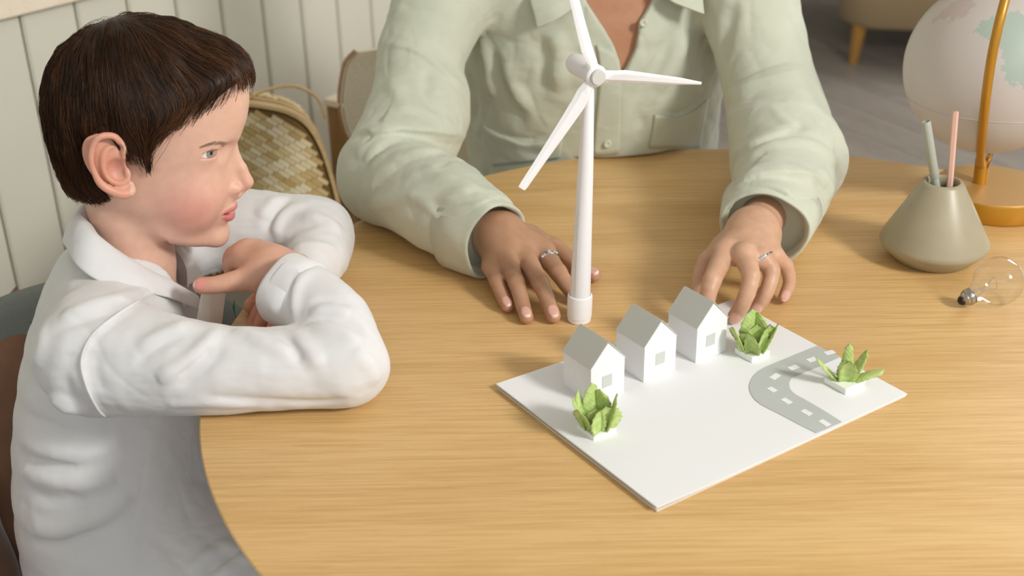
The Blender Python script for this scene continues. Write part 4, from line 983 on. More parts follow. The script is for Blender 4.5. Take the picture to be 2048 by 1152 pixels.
def bh2(p): return hand_sdf(p, [L0, L1, L2], [(L2, m) for m in Lm] + [(L2, Lt[0])], Lf + [Lt], .011, .005)
def part(fn, pts, h, colf, pad=.03):
    P = np.array([q[:3] for q in pts]); v, f = sdf_mesh(fn, P.min(0) - pad, P.max(0) + pad, h); return (v, f, colf(v))
skinB = ('DEB199', 'D29E86', 'E59F96', 'DB8A7A')
allp = [W0, W1, W2, cmc] + Bm + sum(Bf, []) + thumb
boy_parts.append(part(bh1, allp, .0012, lambda v: hand_cols(v, *skinB, Bf + [thumb], Bn, [(PH(470, 540, .07), .008, .4)])))
boy_parts.append(part(bh2, [L0, L1, L2] + sum(Lf, []) + Lt, .0014, lambda v: hand_cols(v, 'DFA98D', 'D2957A', *skinB[2:], Lf, [])))

# body under the clothes
SN, SF = (-.414, 1.065, .790), (-.400, 1.352, .800)
EN, EF = PH(690, 728, .041), PH(632, 470, .044)
TORSO = [(-.425, 1.175, .30, .15), (-.430, 1.175, .40, .146), (-.462, 1.18, .52, .120), (-.458, 1.19, .64, .105), (-.440, 1.205, .75, .086), (-.425, 1.212, .795, .062)]
def boy_body(p):
    d = chain(p, TORSO, None, 3, (1, .84, 1)) + .014
    d = smin(d, rc(p, SN, (-.435, 1.21, .79), .036, .036), .02); d = smin(d, rc(p, (-.435, 1.21, .79), SF, .036, .036), .02)
    d = np.minimum(d, chain(p, [(*SN, .036), (*EN, .026), W0], None, 1)); d = np.minimum(d, chain(p, [(*SF, .036), (*EF, .026), L0], None, 1))
    for y in (1.12, 1.26): d = smin(d, chain(p, [(-.47, y, .42, .075), (-.20, y - .02, .46, .062), (-.05, y - .03, .45, .05), (-.05, y - .02, .16, .036), (-.05, y - .02, .07, .03), (.03, y - .02, .045, .025)], None, 1), .03)
    return d
v, f = sdf_mesh(boy_body, (-.64, .96, .01), (.09, 1.46, .90), .008); boy_parts.append((v, f, np.tile(np.array(lin('DEB199')[:3]), (len(v), 1))))
V, F, C_ = join_parts(boy_parts)
boy = tag(mesh_obj('person', V, F, M_skinb, None, True, C_), 'young boy with short brown hair in a white shirt, arms folded on the table', 'person')
make_eye(HD, -1, boy, (.80, -.58, -.04)); make_eye(HD, 1, boy, (.95, .3, -.04))
hv2, hf2, hc2 = make_hair(13000, 4)
V, F, C_ = join_parts([(cv, cf_, cc), (hv2, hf2, hc2)])
hair = mesh_obj('hair', HD.world(V), F, M_hair, boy, True, C_); hair['label'] = 'short straight dark brown hair'
bh_ = brow_hairs(HD, mat('brow_brown', '9C7C62', .6), boy); bh_['kind'] = 'stuff'

# shirt
M_shirtb = cloth_mat('white_jersey', 'DEDDDC', .02, bump=.12, bscale=1500)
FORE = [(*EN, .040), V4(PH(668, 650, .062), .039), V4(PH(612, 598, .075), .037), V4(PH(548, 566, .082), .037)]
CUN = A3(*PH(566, 576, .079)); CUD = A3(*((Vector(PH(640, 612, .07)) - Vector(PH(560, 572, .080))).normalized()))
def shirt_base(p):
    d = chain(p, TORSO, None, 3, (1, .84, 1))
    y1 = rc(p, SN, (-.438, 1.205, .800), .056, .045); y2 = rc(p, (-.438, 1.205, .800), SF, .045, .058)
    d = smin(d, smin(y1, y2, .02), .035)
    mid = (np.array(SN) + np.array(EN)) / 2 + np.array([.01, -.020, -.001])
    up = chain(p, [(*SN, .060), (*mid, .043), (*EN, .040)], None, 3)
    fo = chain(p, FORE, None, 3); fo = smax(fo, -((p - CUN) @ CUD - .005), .002)
    na = smin(up, fo, .012)
    midf = (np.array(SF) + np.array(EF)) / 2 + np.array([.02, .0, .006])
    fu = chain(p, [(*SF, .058), (*midf, .045), (*EF, .041)], None, 3)
    ff = chain(p, [(*EF, .040), (*PH(635, 512, .040), .037), (*PH(606, 552, .034), .031)], None, 3); ff = smax(ff, -((p - A3(*PH(592, 560, .032))) @ A3(*((Vector(PH(640, 505, .036)) - Vector(PH(592, 560, .032))).normalized()))), .003)
    fa = smin(fu, ff, .02)
    return d, na, fa
def hem(p, d): return smax(d, (.32 - p[:, 2]) * 1.0, .01)
def shirt_noise(p): return .0022 * vnoise(p, 26, 3) + .0013 * vnoise(p, 60, 8) + .0006 * vnoise(p, 130, 5) + .0015 * creases(p, 34, 3)
def shirt_core(p):
    d, na, fa = shirt_base(p); a = smin(d, na, .022); a = smin(a, fa, .022)
    a = smin(a, chain(p, [(-.40, 1.12, .47, .10), (-.30, 1.08, .465, .085)], None, 1), .05)
    return hem(p, a + shirt_noise(p))
FOLDS = px_strokes([
    # sleeve seam
    ([(338, 575), (300, 590), (240, 625), (185, 670), (163, 720), (172, 770), (195, 820), (228, 848)], .0034, .0022),
    ([(345, 582), (305, 600), (250, 634), (195, 680), (174, 722), (182, 768), (203, 812), (232, 840)], .003, -.0022),
    # upper sleeve drag lines
    ([(440, 650), (400, 700), (345, 742), (310, 760)], .008, .0055), ([(425, 690), (395, 725), (350, 755)], .006, -.0055),
    ([(390, 640), (330, 665), (270, 700)], .009, .004), ([(370, 668), (310, 695), (262, 735)], .007, -.004),
    ([(460, 660), (500, 668), (545, 690), (590, 700)], .008, .0055), ([(440, 690), (430, 715), (385, 755), (350, 775)], .007, -.005),
    ([(560, 668), (590, 700), (600, 730)], .007, -.006), ([(580, 660), (620, 700), (640, 740)], .008, .005),
    ([(195, 700), (188, 740), (205, 790)], .010, -.006), ([(410, 793), (500, 800), (620, 806), (700, 798)], .006, -.004), ([(330, 812), (400, 806), (520, 812)], .006, .003),
    # elbow bend gathers
    ([(610, 650), (650, 655), (690, 668), (720, 690)], .007, .005), ([(612, 638), (655, 636), (700, 646), (735, 668)], .006, -.005),
    ([(615, 625), (660, 618), (705, 628)], .007, .004), ([(618, 606), (665, 600), (705, 610)], .006, -.004), ([(700, 700), (740, 730), (755, 770)], .009, .004),
    # cuff seam
    ([(628, 527), (595, 548), (582, 575), (578, 610), (580, 645)], .0032, -.0035), ([(636, 534), (604, 555), (592, 580), (588, 612), (590, 645)], .006, .003),
    # back and side folds
    ([(70, 790), (110, 800), (150, 830)], .010, .007), ([(50, 830), (90, 850), (150, 870)], .009, -.007), ([(40, 880), (90, 900), (160, 905), (230, 890)], .010, .007), ([(40, 912), (90, 928), (160, 935)], .008, -.007),
    ([(40, 940), (90, 955), (170, 965), (240, 950)], .010, .007), ([(50, 975), (100, 1000), (180, 1000)], .009, -.006), ([(60, 1060), (120, 1062), (200, 1030), (270, 985)], .011, .006), ([(60, 1085), (130, 1085), (210, 1055)], .009, -.006), ([(60, 740), (80, 700), (90, 640)], .010, .004),
    ([(110, 640), (180, 610), (260, 590), (330, 580)], .008, .0045), ([(100, 665), (170, 640), (240, 620)], .007, -.004), ([(150, 700), (130, 760), (160, 830)], .012, -.004),
    ([(300, 870), (285, 960), (265, 1060), (240, 1152)], .0022, -.0012),
    ([(470, 1080), (420, 1110), (370, 1145)], .008, .006), ([(480, 1100), (440, 1125), (400, 1152)], .006, -.006), ([(495, 1105), (465, 1130), (430, 1160)], .007, .006),
    # far sleeve
    ([(530, 470), (545, 440), (560, 415), (580, 395)], .007, -.006), ([(520, 440), (535, 415), (560, 392)], .008, .004), ([(556, 480), (552, 450), (570, 425), (610, 405)], .007, .005),
    ([(570, 470), (600, 455), (640, 447)], .007, -.005), ([(600, 430), (650, 440), (690, 470)], .008, .004), ([(570, 500), (620, 490), (680, 500)], .007, .004)], shirt_core)
WRB = [W0, W1, W2]
def shirt_sdf(p):
    d = strokes(p, shirt_core(p), FOLDS)
    # hollow cuffs
    d = smax(d, -np.maximum(chain(p, [(a, b, c, r - .0048) for a, b, c, r in FORE], None, 3) + shirt_noise(p), (p - CUN) @ CUD - .030), .002)
    d = smax(d, -(chain(p, [V4(PH(575, 580, .030), .027), V4(PH(612, 540, .035), .028)], None, 1)), .002)
    # neck opening: skin shows inside the collar
    nk = rc(p, HD.world(A3(-36, 0, -150)), HD.world(A3(-42, 0, -240)), .043, .040); d = smax(d, -nk, .004)
    q = (p - HD.o) @ HD.R * 1000; vo = poly2d(q[:, 0], q[:, 1], [(-10, -34), (84, -4), (84, 20), (-10, 48)]) * .001; d = smax(d, -np.maximum(vo, -(p[:, 2] - .775)), .003)
    return np.maximum(d, -d_table(p))
sv_, sf2 = sdf_mesh(shirt_sdf, (-.68, .93, .29), (-.06, 1.47, .90), .0024); shirt = mesh_obj('shirt', sv_, sf2, M_shirtb, boy, True); shirt['label'] = 'white long-sleeved cotton shirt'
def sheet(rows, name, m, parent, th, nu=8, nv=5):
    """a smooth cloth sheet through rows of points, given thickness"""
    rows = [spline(r, nu) for r in rows]; n = len(rows[0]); G = np.stack([spline([r[i] for r in rows], nv) for i in range(n)], 1)
    a, b = G.shape[:2]; I = np.arange(a * b).reshape(a, b); q = np.stack([I[:-1, :-1], I[:-1, 1:], I[1:, 1:], I[1:, :-1]], -1).reshape(-1, 4)
    o = mesh_obj(name, G.reshape(-1, 3), q, m, parent, True); s = o.modifiers.new('thick', 'SOLIDIFY'); s.thickness = th; s.offset = 0
    sb = o.modifiers.new('smooth', 'SUBSURF'); sb.levels = 1; sb.render_levels = 1; return o
hw = lambda x, y, z: HD.world(A3(x, y, z))
cw = lambda L: [HD.world(HD.at(x, y, yy) + A3(*o)) for x, y, yy, o in [(q + ((0, 0, 0),))[:4] for q in L]]
mir = lambda L: [HD.world(((w_ - HD.o) @ HD.R / HD.k) * A3(1, -1, 1)) for w_ in L]
inN = cw([(392, 598, -6), (352, 577, -30), (296, 548, -47), (240, 512, -53), (204, 482, -50), (186, 456, -36), (178, 438, -10)])
toN = cw([(398, 600, -10), (350, 572, -37), (290, 542, -56), (230, 505, -62), (190, 474, -59), (166, 448, -42), (158, 432, -12)])
ouN = cw([(404, 622, -18), (345, 598, -56), (272, 582, -84), (205, 566, -92), (158, 536, -84), (136, 500, -56), (130, 474, -14)])
far = lambda L, f_: mir(L[::-1][1:-1]) + f_
inner_ = inN + far(inN, cw([(375, 578, 12)])); top_ = toN + far(toN, cw([(384, 572, 16)])); out_ = ouN + far(ouN, cw([(425, 590, 20)]))
top_ = [t_ + A3(0, 0, .003) for t_ in top_]
col_ = sheet([inner_, top_, [(a + b) / 2 + np.array([0, 0, .005]) for a, b in zip(top_, out_)], out_], 'collar', M_shirtb, shirt, .0032); col_['label'] = 'soft turned-down white collar'
pf = lambda x, y, h: PH(x, y, h)
M_plk = cloth_mat('cream_placket', 'E9E2D6', .03, bump=.12)
def surf(fn, pxs, off=.0, n=6):
    """points of a cloth surface seen along a drawn line, lifted off it a little"""
    q = spline([(float(x), float(y)) for x, y in pxs], n); D = np.array([tuple(raydir(float(x), float(y)).normalized()) for x, y in q]); t = np.full(len(D), .8); o = np.array([0, 0, CAMZ])
    for _ in range(120): e = fn((o + D * t[:, None]).astype(np.float32)); t = np.where((e > .0002) & (t < 2.4), t + np.maximum(e * .7, .0002), t)
    return o + D * (t - off)[:, None]
def seam(pxs, fn, r, m, parent, name='seam', off=0.):
    P_ = surf(fn, pxs, off); return MB().tube([Vector(x) for x in P_], r, 7).build(name, m, parent, True)
seam([(338, 575), (300, 590), (240, 625), (185, 670), (163, 720), (172, 770), (195, 818), (212, 834)], shirt_sdf, .0014, M_shirtb, shirt)
def cuff(c, ax, r0, r1, wd, m, parent, flat=1., n=56):
    """a band of cloth around the end of a sleeve, open toward the hand"""
    c = np.array(c, float); ax = np.array(ax, float); ax /= np.linalg.norm(ax); u_ = np.cross(ax, [0, 0, 1]); u_ /= np.linalg.norm(u_); v_ = np.cross(u_, ax); rows = []
    for s_, r_ in ((wd * .30, r0 - .0052), (0., r0 - .0040), (-.0028, r0 - .002), (-.0028, r0), (0, r0 + .0012), (wd * .5, (r0 + r1) / 2 + .0014), (wd, r1 + .0008), (wd + .001, r1 - .003)):
        a = np.linspace(0, 2 * math.pi, n, endpoint=False); w_ = .0012 * np.sin(3 * a + 1) + .0008 * np.sin(5 * a)
        P_ = c + ax * s_ + (u_ * np.cos(a)[:, None] + v_ * (np.sin(a) * flat)[:, None]) * (r_ + w_)[:, None]; P_[:, 2] = np.maximum(P_[:, 2], TZ + (.0012 if r_ > r0 - .003 else .0035)); rows.append(P_)
    V_ = np.vstack(rows); k_ = len(rows); I = np.arange(k_ * n).reshape(k_, n); J = np.roll(I, -1, 1)
    return mesh_obj('cuff', V_, np.stack([I[:-1], J[:-1], J[1:], I[1:]], -1).reshape(-1, 4), m, parent, True)
cuff(CUN, CUD, .0375, .0385, .030, M_shirtb, shirt)
plk = sheet([[PY(404, 578, 1.165), PY(398, 610, 1.165), PY(392, 650, 1.168)], [PY(425, 580, 1.170), PY(421, 620, 1.168), PY(418, 665, 1.17)], [PY(452, 584, 1.180), PY(447, 625, 1.18), PY(440, 680, 1.18)]], 'placket', M_plk, shirt, .002)
tgs = mesh_obj('green_tag', *(lambda g: (g.v, g.f))(MB().tube([PY(469, 600, 1.19), PY(467, 615, 1.19), PY(471, 634, 1.19)], [.0008, .0022, .0008], 10, .5)), mat('green_emblem', '2E7A4E', .7), shirt, True)
# trousers
M_trb = cloth_mat('grey_beige_twill', 'B0AA9E', .05)
def trouser(p):
    d = None
    for y in (1.12, 1.26):
        e = chain(p, [(-.47, y, .42, .095), (-.20, y - .02, .465, .076), (-.06, y - .03, .45, .062), (-.05, y - .02, .16, .048), (-.05, y - .02, .085, .044)], None, 1); d = e if d is None else smin(d, e, .03)
    d = smin(d, ell(p, (-.47, 1.19, .44), (.115, .14, .10)), .03); return smax(d, .07 - p[:, 2], .004) + .002 * vnoise(p, 40, 2)
v, f = sdf_mesh(trouser, (-.64, .98, .05), (.04, 1.40, .60), .007); mesh_obj('trousers', v, f, M_trb, boy, True)
for y in (1.10, 1.24):
    MB().tube([(-.10, y, .035), (-.03, y, .04), (.06, y, .028), (.10, y, .022)], [.034, .036, .032, .018], 16, .75).build('shoe', mat('white_shoe', 'D8D6D2', .5), None, True).parent = boy

# ------------------------------------------------------------------ the woman
M_skinw = skin_mat('warm_brown_skin', .0022)
skinW = ('C09676', '98705A', 'DFB0A0', 'CC9482')
# her right hand (left in the photograph), palm down
R0 = V4(PH(905, 420, .048), .031); R1 = V4(PH(965, 455, .044), .0265); R2 = V4(PH(1000, 474, .042), .0255)
Rm = [V4(PH(984, 532, .026), .0115), V4(PH(1016, 529, .031), .0120), V4(PH(1052, 517, .033), .0125), V4(PH(1086, 504, .031), .0122)]
Rf = [[Rm[0], V4(PH(994, 563, .021), .0088), V4(PH(1005, 592, .013), .0078), V4(PH(1015, 612, .0082), .0072)],
      [Rm[1], V4(PH(1033, 566, .026), .0094), V4(PH(1045, 608, .014), .0084), V4(PH(1053, 634, .0086), .0077)],
      [Rm[2], V4(PH(1081, 568, .028), .0098), V4(PH(1098, 607, .016), .0088), V4(PH(1107, 632, .0090), .0080)],
      [Rm[3], V4(PH(1117, 546, .026), .0102), V4(PH(1138, 577, .015), .0088), V4(PH(1152, 596, .0088), .0078)]]
Rt = [V4(PH(1058, 480, .030), .0155), V4(PH(1105, 496, .020), .0125), V4(PH(1152, 529, .0135), .0105), V4(PH(1188, 550, .0105), .0082)]
upw = (0, -.25, 1)
Rn = [nail_geo(F, r, upw) for F, r in zip(Rf, (.0076, .0080, .0084, .0082))] + [nail_geo(Rt, .0084, (.1, -.5, .9))]
def knk(F): return [(F[0][:3], .010, .25), (F[1][:3], .007, .5), (F[2][:3], .005, .35)]
def wh1(p):
    ex = lambda p, d: smin(d, rc(p, PH(1018, 495, .034), PH(1050, 495, .034), .018, .016), .014)
    d = hand_sdf(p, [R0, R1, R2], [(R2, m) for m in Rm] + [(V4(PH(1000, 484, .036), .02), Rt[0]), (Rt[0], Rm[3])], Rf + [Rt], .014, .0055, ex)
    for F in Rf + [Rt]: d = smin(d, sph(p, np.array(F[1][:3]) + [0, 0, .0012], F[1][3] * .96), .003)
    for F in Rf: d = d + .0006 * np.exp(-((np.linalg.norm((p - A3(*F[2][:3])), axis=1) - .006) / .0012) ** 2) * 0
    d = np.maximum(d, .7503 - p[:, 2])
    return nails(p, d, Rn)
wom_parts = [part(wh1, [R0, R1, R2] + sum(Rf, []) + Rt, .00125, lambda v: hand_cols(v, *skinW, Rf + [Rt], Rn, sum([knk(F) for F in Rf + [Rt]], [])))]
# her left hand (right in the photograph), fingers arched over the board
Q0 = V4(PH(1548, 395, .056), .031); Q1 = V4(PH(1522, 440, .060), .0262); Q2 = V4(PH(1506, 468, .062), .0255)
Qm = [V4(PH(1450, 506, .062), .0122), V4(PH(1487, 511, .066), .0122), V4(PH(1522, 514, .063), .0118), V4(PH(1548, 512, .056), .0108)]
Qf = [[Qm[0], V4(PH(1424, 562, .054), .0100), V4(PH(1413, 606, .034), .0088), V4(PH(1408, 640, .016), .0080)],
      [Qm[1], V4(PH(1502, 553, .056), .0098), V4(PH(1487, 604, .032), .0087), V4(PH(1470, 632, .0135), .0080)],
      [Qm[2], V4(PH(1543, 543, .050), .0092), V4(PH(1531, 588, .030), .0082), V4(PH(1514, 614, .0135), .0075)],
      [Qm[3], V4(PH(1571, 532, .042), .0082), V4(PH(1579, 564, .024), .0073), V4(PH(1568, 594, .0090), .0067)]]
Qt = [V4(PH(1452, 498, .052), .015), V4(PH(1418, 524, .042), .0122), V4(PH(1402, 556, .030), .0102), V4(PH(1396, 592, .016), .0086)]
Qn = [nail_geo(F, r, (0, -.8, .5)) for F, r in zip(Qf, (.0082, .0084, .0078, .0070))]
def wh2(p):
    ex = lambda p, d: smin(d, rc(p, PH(1488, 488, .062), PH(1512, 494, .060), .018, .016), .014)
    d = hand_sdf(p, [Q0, Q1, Q2], [(Q2, m) for m in Qm] + [(Q2, Qt[0]), (Qt[0], Qm[0])], Qf + [Qt], .012, .005, ex)
    for F in Qf + [Qt]: d = smin(d, sph(p, np.array(F[1][:3]) + [0, 0, .001], F[1][3] * .97), .003)
    for k in (0, 1): d = smin(d, sph(p, np.array(Qm[k][:3]) + [0, -.002, .003], .0115), .006)
    return nails(p, d, Qn)
wom_parts.append(part(wh2, [Q0, Q1, Q2] + sum(Qf, []) + Qt, .00125, lambda v: hand_cols(v, 'D6AD90', 'B68A70', *skinW[2:], Qf + [Qt], Qn, sum([knk(F) for F in Qf + [Qt]], []))))
# body: torso, neck, arms, lap, legs
WSR, WSL = (-.075, 1.735, 1.015), (.325, 1.735, 1.02)
WER, WEL = PH(768, 350, .062), PH(1578, 315, .070)
WT = [(.140, 1.90, .46, .150), (.138, 1.885, .60, .152), (.130, 1.85, .78, .162), (.130, 1.82, .90, .158), (.13, 1.80, 1.00, .130)]
HW = Head((.13, 1.765, 1.265), -90., 1.12)
def wom_body(p):
    d = chain(p * A3(.80, 1, 1), [(x * .80, y, z, r) for x, y, z, r in WT], None, 3) + .012
    d = smin(d, rc(p, WSR, (.13, 1.80, 1.045), .045, .055), .04); d = smin(d, rc(p, (.13, 1.80, 1.045), WSL, .055, .045), .04)
    d = smin(d, rc(p, (.13, 1.81, 1.04), (.13, 1.79, 1.14), .058, .052), .03)
    for s_, m1, m2, e_, w_ in ((WSR, PY(846, 110, 1.66), PY(826, 230, 1.60), WER, R0), (WSL, PY(1523, 110, 1.66), PY(1552, 230, 1.59), WEL, Q0)): d = smin(d, chain(p, [(*s_, .046), V4(m1, .040), V4(m2, .038), (*e_, .034), w_], None, 1), .01)
    for x in (.03, .24): d = smin(d, chain(p, [(x, 1.88, .44, .09), (x, 1.50, .47, .07), (x, 1.47, .42, .058), (x, 1.50, .10, .04), (x, 1.48, .045, .035), (x, 1.36, .03, .028)], None, 1), .03)
    q = HW.loc(p); m = np.abs(q).max(1) < 260; e = np.full(len(p), .2, np.float32)
    if m.any(): e[m] = head_sdf(q[m]) * HW.k
    return smin(d, e, .02)
v, f = sdf_mesh(wom_body, (-.30, 1.30, .0), (.56, 2.08, 1.42), .007)
wom_parts.append((v, f, np.tile(np.array(lin('BE8C6E')[:3]), (len(v), 1))))
V, F, C_ = join_parts(wom_parts)
wom = tag(mesh_obj('person', V, F, M_skinw, None, True, C_), 'adult in a pale sage green button-up shirt with both hands on the table', 'person')
for s_ in (-1, 1): make_eye(HW, s_, wom, (.2 * s_, -.9, -.4))
def w_hair(p): return smax(ell(p, (-8, 0, 22), (108, 88, 96)), -smin(ell(p, (70, 0, -45), (50, 62, 75)), p[:, 2] + 60, 10), 6)
v, f = sdf_mesh(w_hair, (-122, -94, -70), (112, 94, 126), 4.); mesh_obj('hair', HW.world(v), f, M_hair, wom, True, np.tile(np.array(lin('20150D')[:3]), (len(v), 1)))
# shirt
M_sage = cloth_mat('sage_corduroy', 'C8CCB8', .04, bump=.15, bscale=1300, wave=('X', 210))
def fpoly(L, y=1.69): return [tuple(PY(a, b, y)[k] for k in (0, 2)) for a, b in L]
VNECK = fpoly([(1150, -160), (1160, -40), (1172, 0), (1206, 50), (1226, 85), (1236, 112), (1241, 143), (1250, 128), (1268, 92), (1274, 62), (1276, 40), (1292, 18), (1315, -20), (1330, -160)])
PK1 = fpoly([(962, 246), (985, 262), (1020, 275), (1045, 284), (1085, 281), (1128, 258), (1132, 330), (1120, 420), (985, 420)])
PK2 = fpoly([(1309, 229), (1330, 229), (1352, 233), (1375, 226), (1400, 210), (1420, 193), (1418, 300), (1400, 420), (1290, 420)])
PLK = fpoly([(1160, -60), (1180, 0), (1216, 50), (1238, 90), (1244, 143), (1241, 200), (1240, 300), (1230, 420), (1180, 420), (1186, 300), (1192, 160), (1182, 95), (1150, 40), (1120, -60)])
SLR = [(*WSR, .076), V4(PY(846, 110, 1.66), .060), V4(PY(838, 228, 1.60), .070), (*WER, .060)]
FOR = [V4(PH(776, 352, .058), .057), V4(PH(862, 396, .062), .060), V4(PH(932, 440, .056), .053), V4(PH(992, 478, .048), .0475), V4(PH(1024, 496, .045), .0465)]
SLL = [(*WSL, .078), V4(PY(1523, 110, 1.66), .064), V4(PY(1552, 230, 1.59), .068), (*WEL, .068)]
FOL = [V4(PH(1575, 322, .066), .066), V4(PH(1560, 380, .060), .062), V4(PH(1538, 435, .056), .053), V4(PH(1522, 478, .052), .049), V4(PH(1514, 500, .050), .047)]
CR_, CL_ = A3(*PH(988, 480, .046)), A3(*PH(1528, 458, .055))
CRd = A3(*(Vector(PH(915, 440, .05)) - Vector(PH(995, 482, .045))).normalized()); CLd = A3(*(Vector(PH(1556, 380, .056)) - Vector(PH(1524, 470, .054))).normalized())
def wshirt_core(p):
    x, y, z = p.T
    d = chain(p * A3(.80, 1, 1), [(a * .80, b, c, r + .002) for a, b, c, r in WT], None, 3)
    yk = smin(rc(p, WSR, (.13, 1.80, 1.05), .072, .065), rc(p, (.13, 1.80, 1.05), WSL, .065, .072), .02); d = smin(d, yk, .05)
    d = smax(d, .50 - z, .02)
    up = chain(p, SLR, None, 3); fo = smax(chain(p, FOR, None, 3), -((p - CR_) @ CRd - .007), .002); a = smin(up, fo, .022)
    up = chain(p, SLL, None, 3); fo = smax(chain(p, FOL, None, 3), -((p - CL_) @ CLd - .007), .002); b = smin(up, fo, .03)
    body = d + .003 * vnoise(p * A3(1, 1, .5), 22, 3) + .0016 * vnoise(p, 55, 6)
    body = body
    arms = np.minimum(a, b) + .0025 * vnoise(p, 28, 9) + .0014 * vnoise(p, 65, 4)
    d = smin(body, arms, .012)
    return d + .0006 * vnoise(p, 140, 5) + .0022 * creases(p, 36, 8) + .0012 * creases(p, 70, 2)
WF = px_strokes([
    ([(722, 259), (762, 270), (795, 264), (852, 269), (918, 274), (940, 258)], .028, .013, 1), ([(730, 408), (756, 365), (795, 328), (838, 309), (891, 302), (930, 315)], .020, .009, 1), ([(735, 417), (780, 402), (822, 394), (868, 412)], .014, .006, 1),
    ([(715, 318), (735, 292), (765, 272), (790, 268)], .012, .006, 1), ([(805, 363), (845, 348), (891, 330)], .012, .005, 1), ([(800, 398), (860, 399), (905, 397), (945, 388)], .012, .005, 1),
    ([(1440, 203), (1475, 178), (1520, 155), (1570, 140), (1622, 137)], .026, .010, -1), ([(1455, 228), (1490, 218), (1540, 206), (1580, 199), (1632, 210)], .024, .009, -1),
    ([(1445, 382), (1480, 366), (1520, 354), (1570, 349), (1620, 355), (1655, 372)], .022, .010, 1), ([(1448, 326), (1490, 302), (1540, 275), (1590, 255)], .016, .008, 1), ([(1600, 262), (1640, 275), (1668, 305)], .014, .005, 1), ([(1470, 392), (1500, 372), (1545, 372), (1590, 392)], .010, .005, 1),
    # right sleeve (left in the photograph)
    ([(870, 0), (905, 60), (935, 140), (950, 210), (945, 250)], .012, -.010), ([(765, 90), (835, 110), (900, 165), (935, 190)], .0035, -.003), ([(760, 85), (835, 102), (905, 158), (940, 180)], .005, .003),
    
    ([(720, 300), (745, 278), (775, 265)], .006, -.006), ([(730, 330), (755, 295), (800, 270)], .008, .007), ([(738, 372), (757, 330), (800, 300), (850, 296)], .008, .007), ([(732, 350), (750, 312), (785, 287)], .006, -.006),
    ([(735, 415), (755, 360), (800, 322), (860, 303), (910, 305)], .008, .006), ([(745, 400), (768, 350), (810, 318)], .006, -.006), ([(825, 356), (860, 345), (905, 318)], .005, -.005), ([(800, 400), (840, 396), (880, 398), (940, 390)], .005, -.004),
    ([(745, 418), (790, 402), (830, 396), (865, 420), (870, 440)], .006, .005), ([(930, 392), (955, 380), (985, 392), (995, 398)], .006, -.005), ([(860, 350), (920, 360), (970, 385)], .008, .004),
    ([(1002, 390), (960, 400), (915, 410), (868, 424), (870, 445), (890, 475), (905, 492)], .0028, -.0035), ([(1008, 396), (964, 406), (920, 416), (880, 430)], .005, .0025), ([(780, 150), (800, 200), (830, 235)], .012, .005), ([(860, 130), (850, 190), (880, 240)], .012, -.005),
    # left sleeve (right in the photograph)
    ([(1470, 0), (1450, 80), (1432, 180), (1420, 290)], .012, -.011), 
    
    ([(1540, 215), (1570, 245), (1592, 254)], .006, .006), ([(1455, 320), (1500, 295), (1550, 268), (1592, 254)], .006, .005), ([(1460, 345), (1520, 300), (1580, 286), (1630, 292), (1665, 320), (1684, 350)], .008, .008), 
    ([(1440, 365), (1490, 350), (1540, 345), (1600, 352), (1640, 380)], .007, .004), ([(1445, 398), (1480, 375), (1510, 358), (1550, 362)], .006, .005), ([(1600, 330), (1625, 355), (1650, 390), (1650, 430)], .008, -.006), ([(1630, 330), (1655, 370), (1660, 400)], .009, .006),
    ([(1448, 402), (1490, 380), (1530, 374), (1580, 390), (1630, 425), (1640, 440)], .0028, -.0035), ([(1445, 412), (1490, 390), (1530, 384), (1580, 400), (1625, 432)], .005, .0025),
    # chest
    ([(985, 100), (1000, 150), (1020, 200), (1045, 240)], .012, -0.0109), ([(1010, 120), (1025, 170), (1060, 225)], .012, 0.0078), ([(1080, 70), (1090, 130), (1085, 190)], .014, -0.0078), ([(1110, 60), (1120, 120), (1110, 190)], .014, 0.0078),
    ([(960, 60), (975, 130), (985, 200)], .012, 0.0078), ([(1345, 60), (1320, 120), (1285, 180), (1255, 240)], .011, -0.0139), ([(1375, 60), (1350, 120), (1310, 190)], .012, 0.0093), ([(1410, 110), (1415, 140), (1400, 175)], .012, -0.0062),
    ([(962, 250), (985, 266), (1020, 280), (1045, 289), (1085, 286), (1100, 278)], .003, .0022), ([(975, 252), (1000, 266), (1035, 276), (1070, 278), (1095, 270)], .0035, -.004), ([(1309, 233), (1330, 233), (1352, 237), (1378, 230), (1400, 215), (1418, 200)], .003, .0022), ([(1320, 224), (1352, 227), (1375, 218), (1400, 202)], .0035, -.004),
    ([(1308, 232), (1304, 262), (1296, 296)], .0022, -.002), ([(1242, 150), (1240, 200), (1239, 300)], .0022, -.0022), ([(1050, 300), (1060, 310), (1100, 305)], .008, -.004), ([(1280, 230), (1290, 260), (1275, 285)], .010, -0.0062)], wshirt_core)
def wshirt_sdf(p):
    d = strokes(p, wshirt_core(p), WF); x, y, z = p.T
    for ch_, c_, dd_ in ((FOR, CR_, CRd), (FOL, CL_, CLd)): d = smax(d, -np.maximum(chain(p, [(a, b, c, r - .0070) for a, b, c, r in ch_], None, 3) + .0025 * vnoise(p, 28, 9) + .0014 * vnoise(p, 65, 4), (p - c_) @ dd_ - .026), .002)
    d = smax(d, -np.maximum(poly2d(x, z, VNECK), y - 1.80), .0015)
    d = smax(d, -rc(p, (.13, 1.80, 1.04), (.13, 1.785, 1.16), .066, .062), .003)
    return np.maximum(d, -d_table(p))
sv_, sf2 = sdf_mesh(wshirt_sdf, (-.30, 1.28, .49), (.55, 2.04, 1.15), .0029); sv_ = keep_clean(sv_, sf2, it=1)
wsh = mesh_obj('shirt', sv_, sf2, M_sage, wom, True); wsh['label'] = 'pale sage green button-up shirt'
def front(x, y): 
    q = march(x, y, wshirt_core); return Vector(q)
